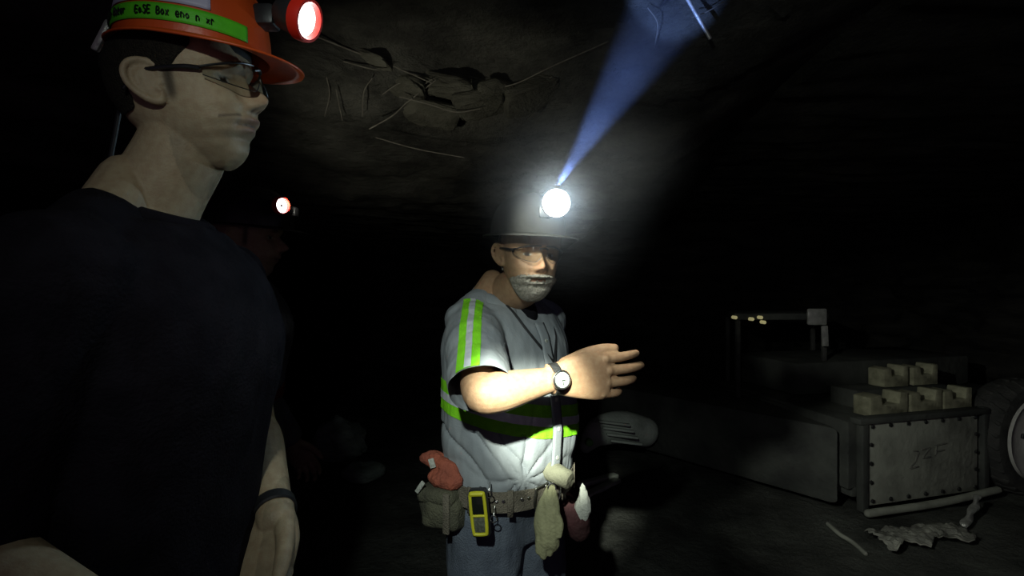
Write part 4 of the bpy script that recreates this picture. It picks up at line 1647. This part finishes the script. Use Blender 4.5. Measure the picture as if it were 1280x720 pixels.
# dusty air, its density shaped to give the cap lamp a glow and streak
hz = G()
HC = V(.28, 1.42, 1.87)
hz.box(HC, (1.1, 1.2, .96), None, .0)
M['dust'] = bpy.data.materials.new('lamp_glow_dust')
M['dust'].use_nodes = True
nt = M['dust'].node_tree
nt.nodes.clear()
out_ = nt.nodes.new('ShaderNodeOutputMaterial')
vs = nt.nodes.new('ShaderNodeVolumeScatter')
vs.inputs['Color'].default_value = (.9, .93, 1, 1)
vs.inputs['Anisotropy'].default_value = .0
tc = nt.nodes.new('ShaderNodeTexCoord')
acc = None
for c, rad, dens in ((lampB, (.26, .30, .26), .22), (lampB, (.13, .13, .13), 2.8), *[(lampB.lerp(V(.597, 1.72, 2.51), t), (.29, .29, .29), .36) for t in (.22, .46, .72)]):
    sb = nt.nodes.new('ShaderNodeVectorMath')
    sb.operation = 'SUBTRACT'
    cc = c - (HC - V(0, 0, .48))
    sb.inputs[1].default_value = cc
    nt.links.new(tc.outputs['Object'], sb.inputs[0])
    dv = nt.nodes.new('ShaderNodeVectorMath')
    dv.operation = 'DIVIDE'
    dv.inputs[1].default_value = rad
    nt.links.new(sb.outputs[0], dv.inputs[0])
    gr = nt.nodes.new('ShaderNodeTexGradient')
    gr.gradient_type = 'QUADRATIC_SPHERE'
    nt.links.new(dv.outputs[0], gr.inputs[0])
    ml = nt.nodes.new('ShaderNodeMath')
    ml.operation = 'MULTIPLY'
    ml.inputs[1].default_value = dens
    nt.links.new(gr.outputs['Fac'], ml.inputs[0])
    if acc is None:
        acc = ml
    else:
        ad = nt.nodes.new('ShaderNodeMath')
        ad.operation = 'ADD'
        nt.links.new(acc.outputs[0], ad.inputs[0])
        nt.links.new(ml.outputs[0], ad.inputs[1])
        acc = ad
nt.links.new(acc.outputs[0], vs.inputs['Density'])
nt.links.new(vs.outputs[0], out_.inputs['Volume'])
o = hz.build('lamp_glow_haze', M['dust'])
tag(o, 'thin airborne dust shaped to carry the glow and streak of the cap lamp', 'dust', kind='stuff')


# =================================================================== LIGHTS
def spot(name, loc, target, energy, size, blend, col, rad=.02):
    l = bpy.data.lights.new(name, 'SPOT')
    l.energy = energy
    l.spot_size = math.radians(size)
    l.spot_blend = blend
    l.color = col
    l.shadow_soft_size = rad
    o = bpy.data.objects.new(name, l)
    COL.objects.link(o)
    o.location = loc
    o.rotation_euler = (Vector(target) - Vector(loc)).to_track_quat('-Z', 'Y').to_euler()
    return o


wearer = V(-.17, -.03, 1.84)                                  # cap lamp of whoever holds the camera
spot('wearer_lamp_beam', wearer, P(668, 499, 1.12), 560, 12.6, 1., (.95, 1, .84), .018)
spot('wearer_lamp_halo', wearer, P(640, 575, 1.3), 44, 42, 1., (.90, 1, .92), .018)
spot('wearer_lamp_spill', wearer, P(840, 500, 2.5), 11, 112, 1., (.88, 1, .92), .018)
spot('bearded_man_lamp', lampB + nB * .022, lampB + nB, 3., 165, .5, (.50, .80, 1), .02)
spot('bearded_man_flare_beam', lampB + V(.004, .0, .040), P(862, -34, 1.72), 88, 19, .6, (.22, .38, 1.), .006)  # separate spot added for the blue streak, which is partly lens flare
spot('profile_man_lamp', lampA + nA * .02, V(2.7, 3.3, .5), 100, 46, .8, (.95, 1, .9), .018)
spot('background_man_lamp', lampC + V(.03, -.01, 0), V(-.25, 2.5, 2.25), 10, 100, 1., (1, .98, .84), .018)
if BRIGHT:
    spot('debug', V(.3, -.5, 2.2), V(0, 2, 1), 300, 160, .3, (1, 1, 1))

wd_ = bpy.data.worlds.new('mine_fill')  # purple ambient fill added to lift the blacks, no such source underground
SC.world = wd_
wd_.use_nodes = True
wd_.node_tree.nodes['Background'].inputs[0].default_value = (.9, .6, 1, 1)
wd_.node_tree.nodes['Background'].inputs[1].default_value = .045

cam = bpy.data.cameras.new('camera')
cam.sensor_width = 36
cam.lens = 18
cam.clip_start = .02
co = bpy.data.objects.new('camera', cam)
COL.objects.link(co)
co.location = (0, 0, CAMZ)
co.rotation_euler = (math.radians(90), 0, 0)
SC.camera = co
SC.view_settings.view_transform = 'Standard'
SC.view_settings.look = 'None'
SC.view_settings.gamma = 1
SC.view_settings.exposure = 0
SC.view_settings.use_curve_mapping = False
try:
    SC.cycles.use_denoising = True
    SC.cycles.denoiser = 'OPENIMAGEDENOISE'
    SC.cycles.max_bounces = 6
    SC.cycles.transparent_max_bounces = 12
    SC.cycles.volume_bounces = 0
except Exception as e:
    print(e)
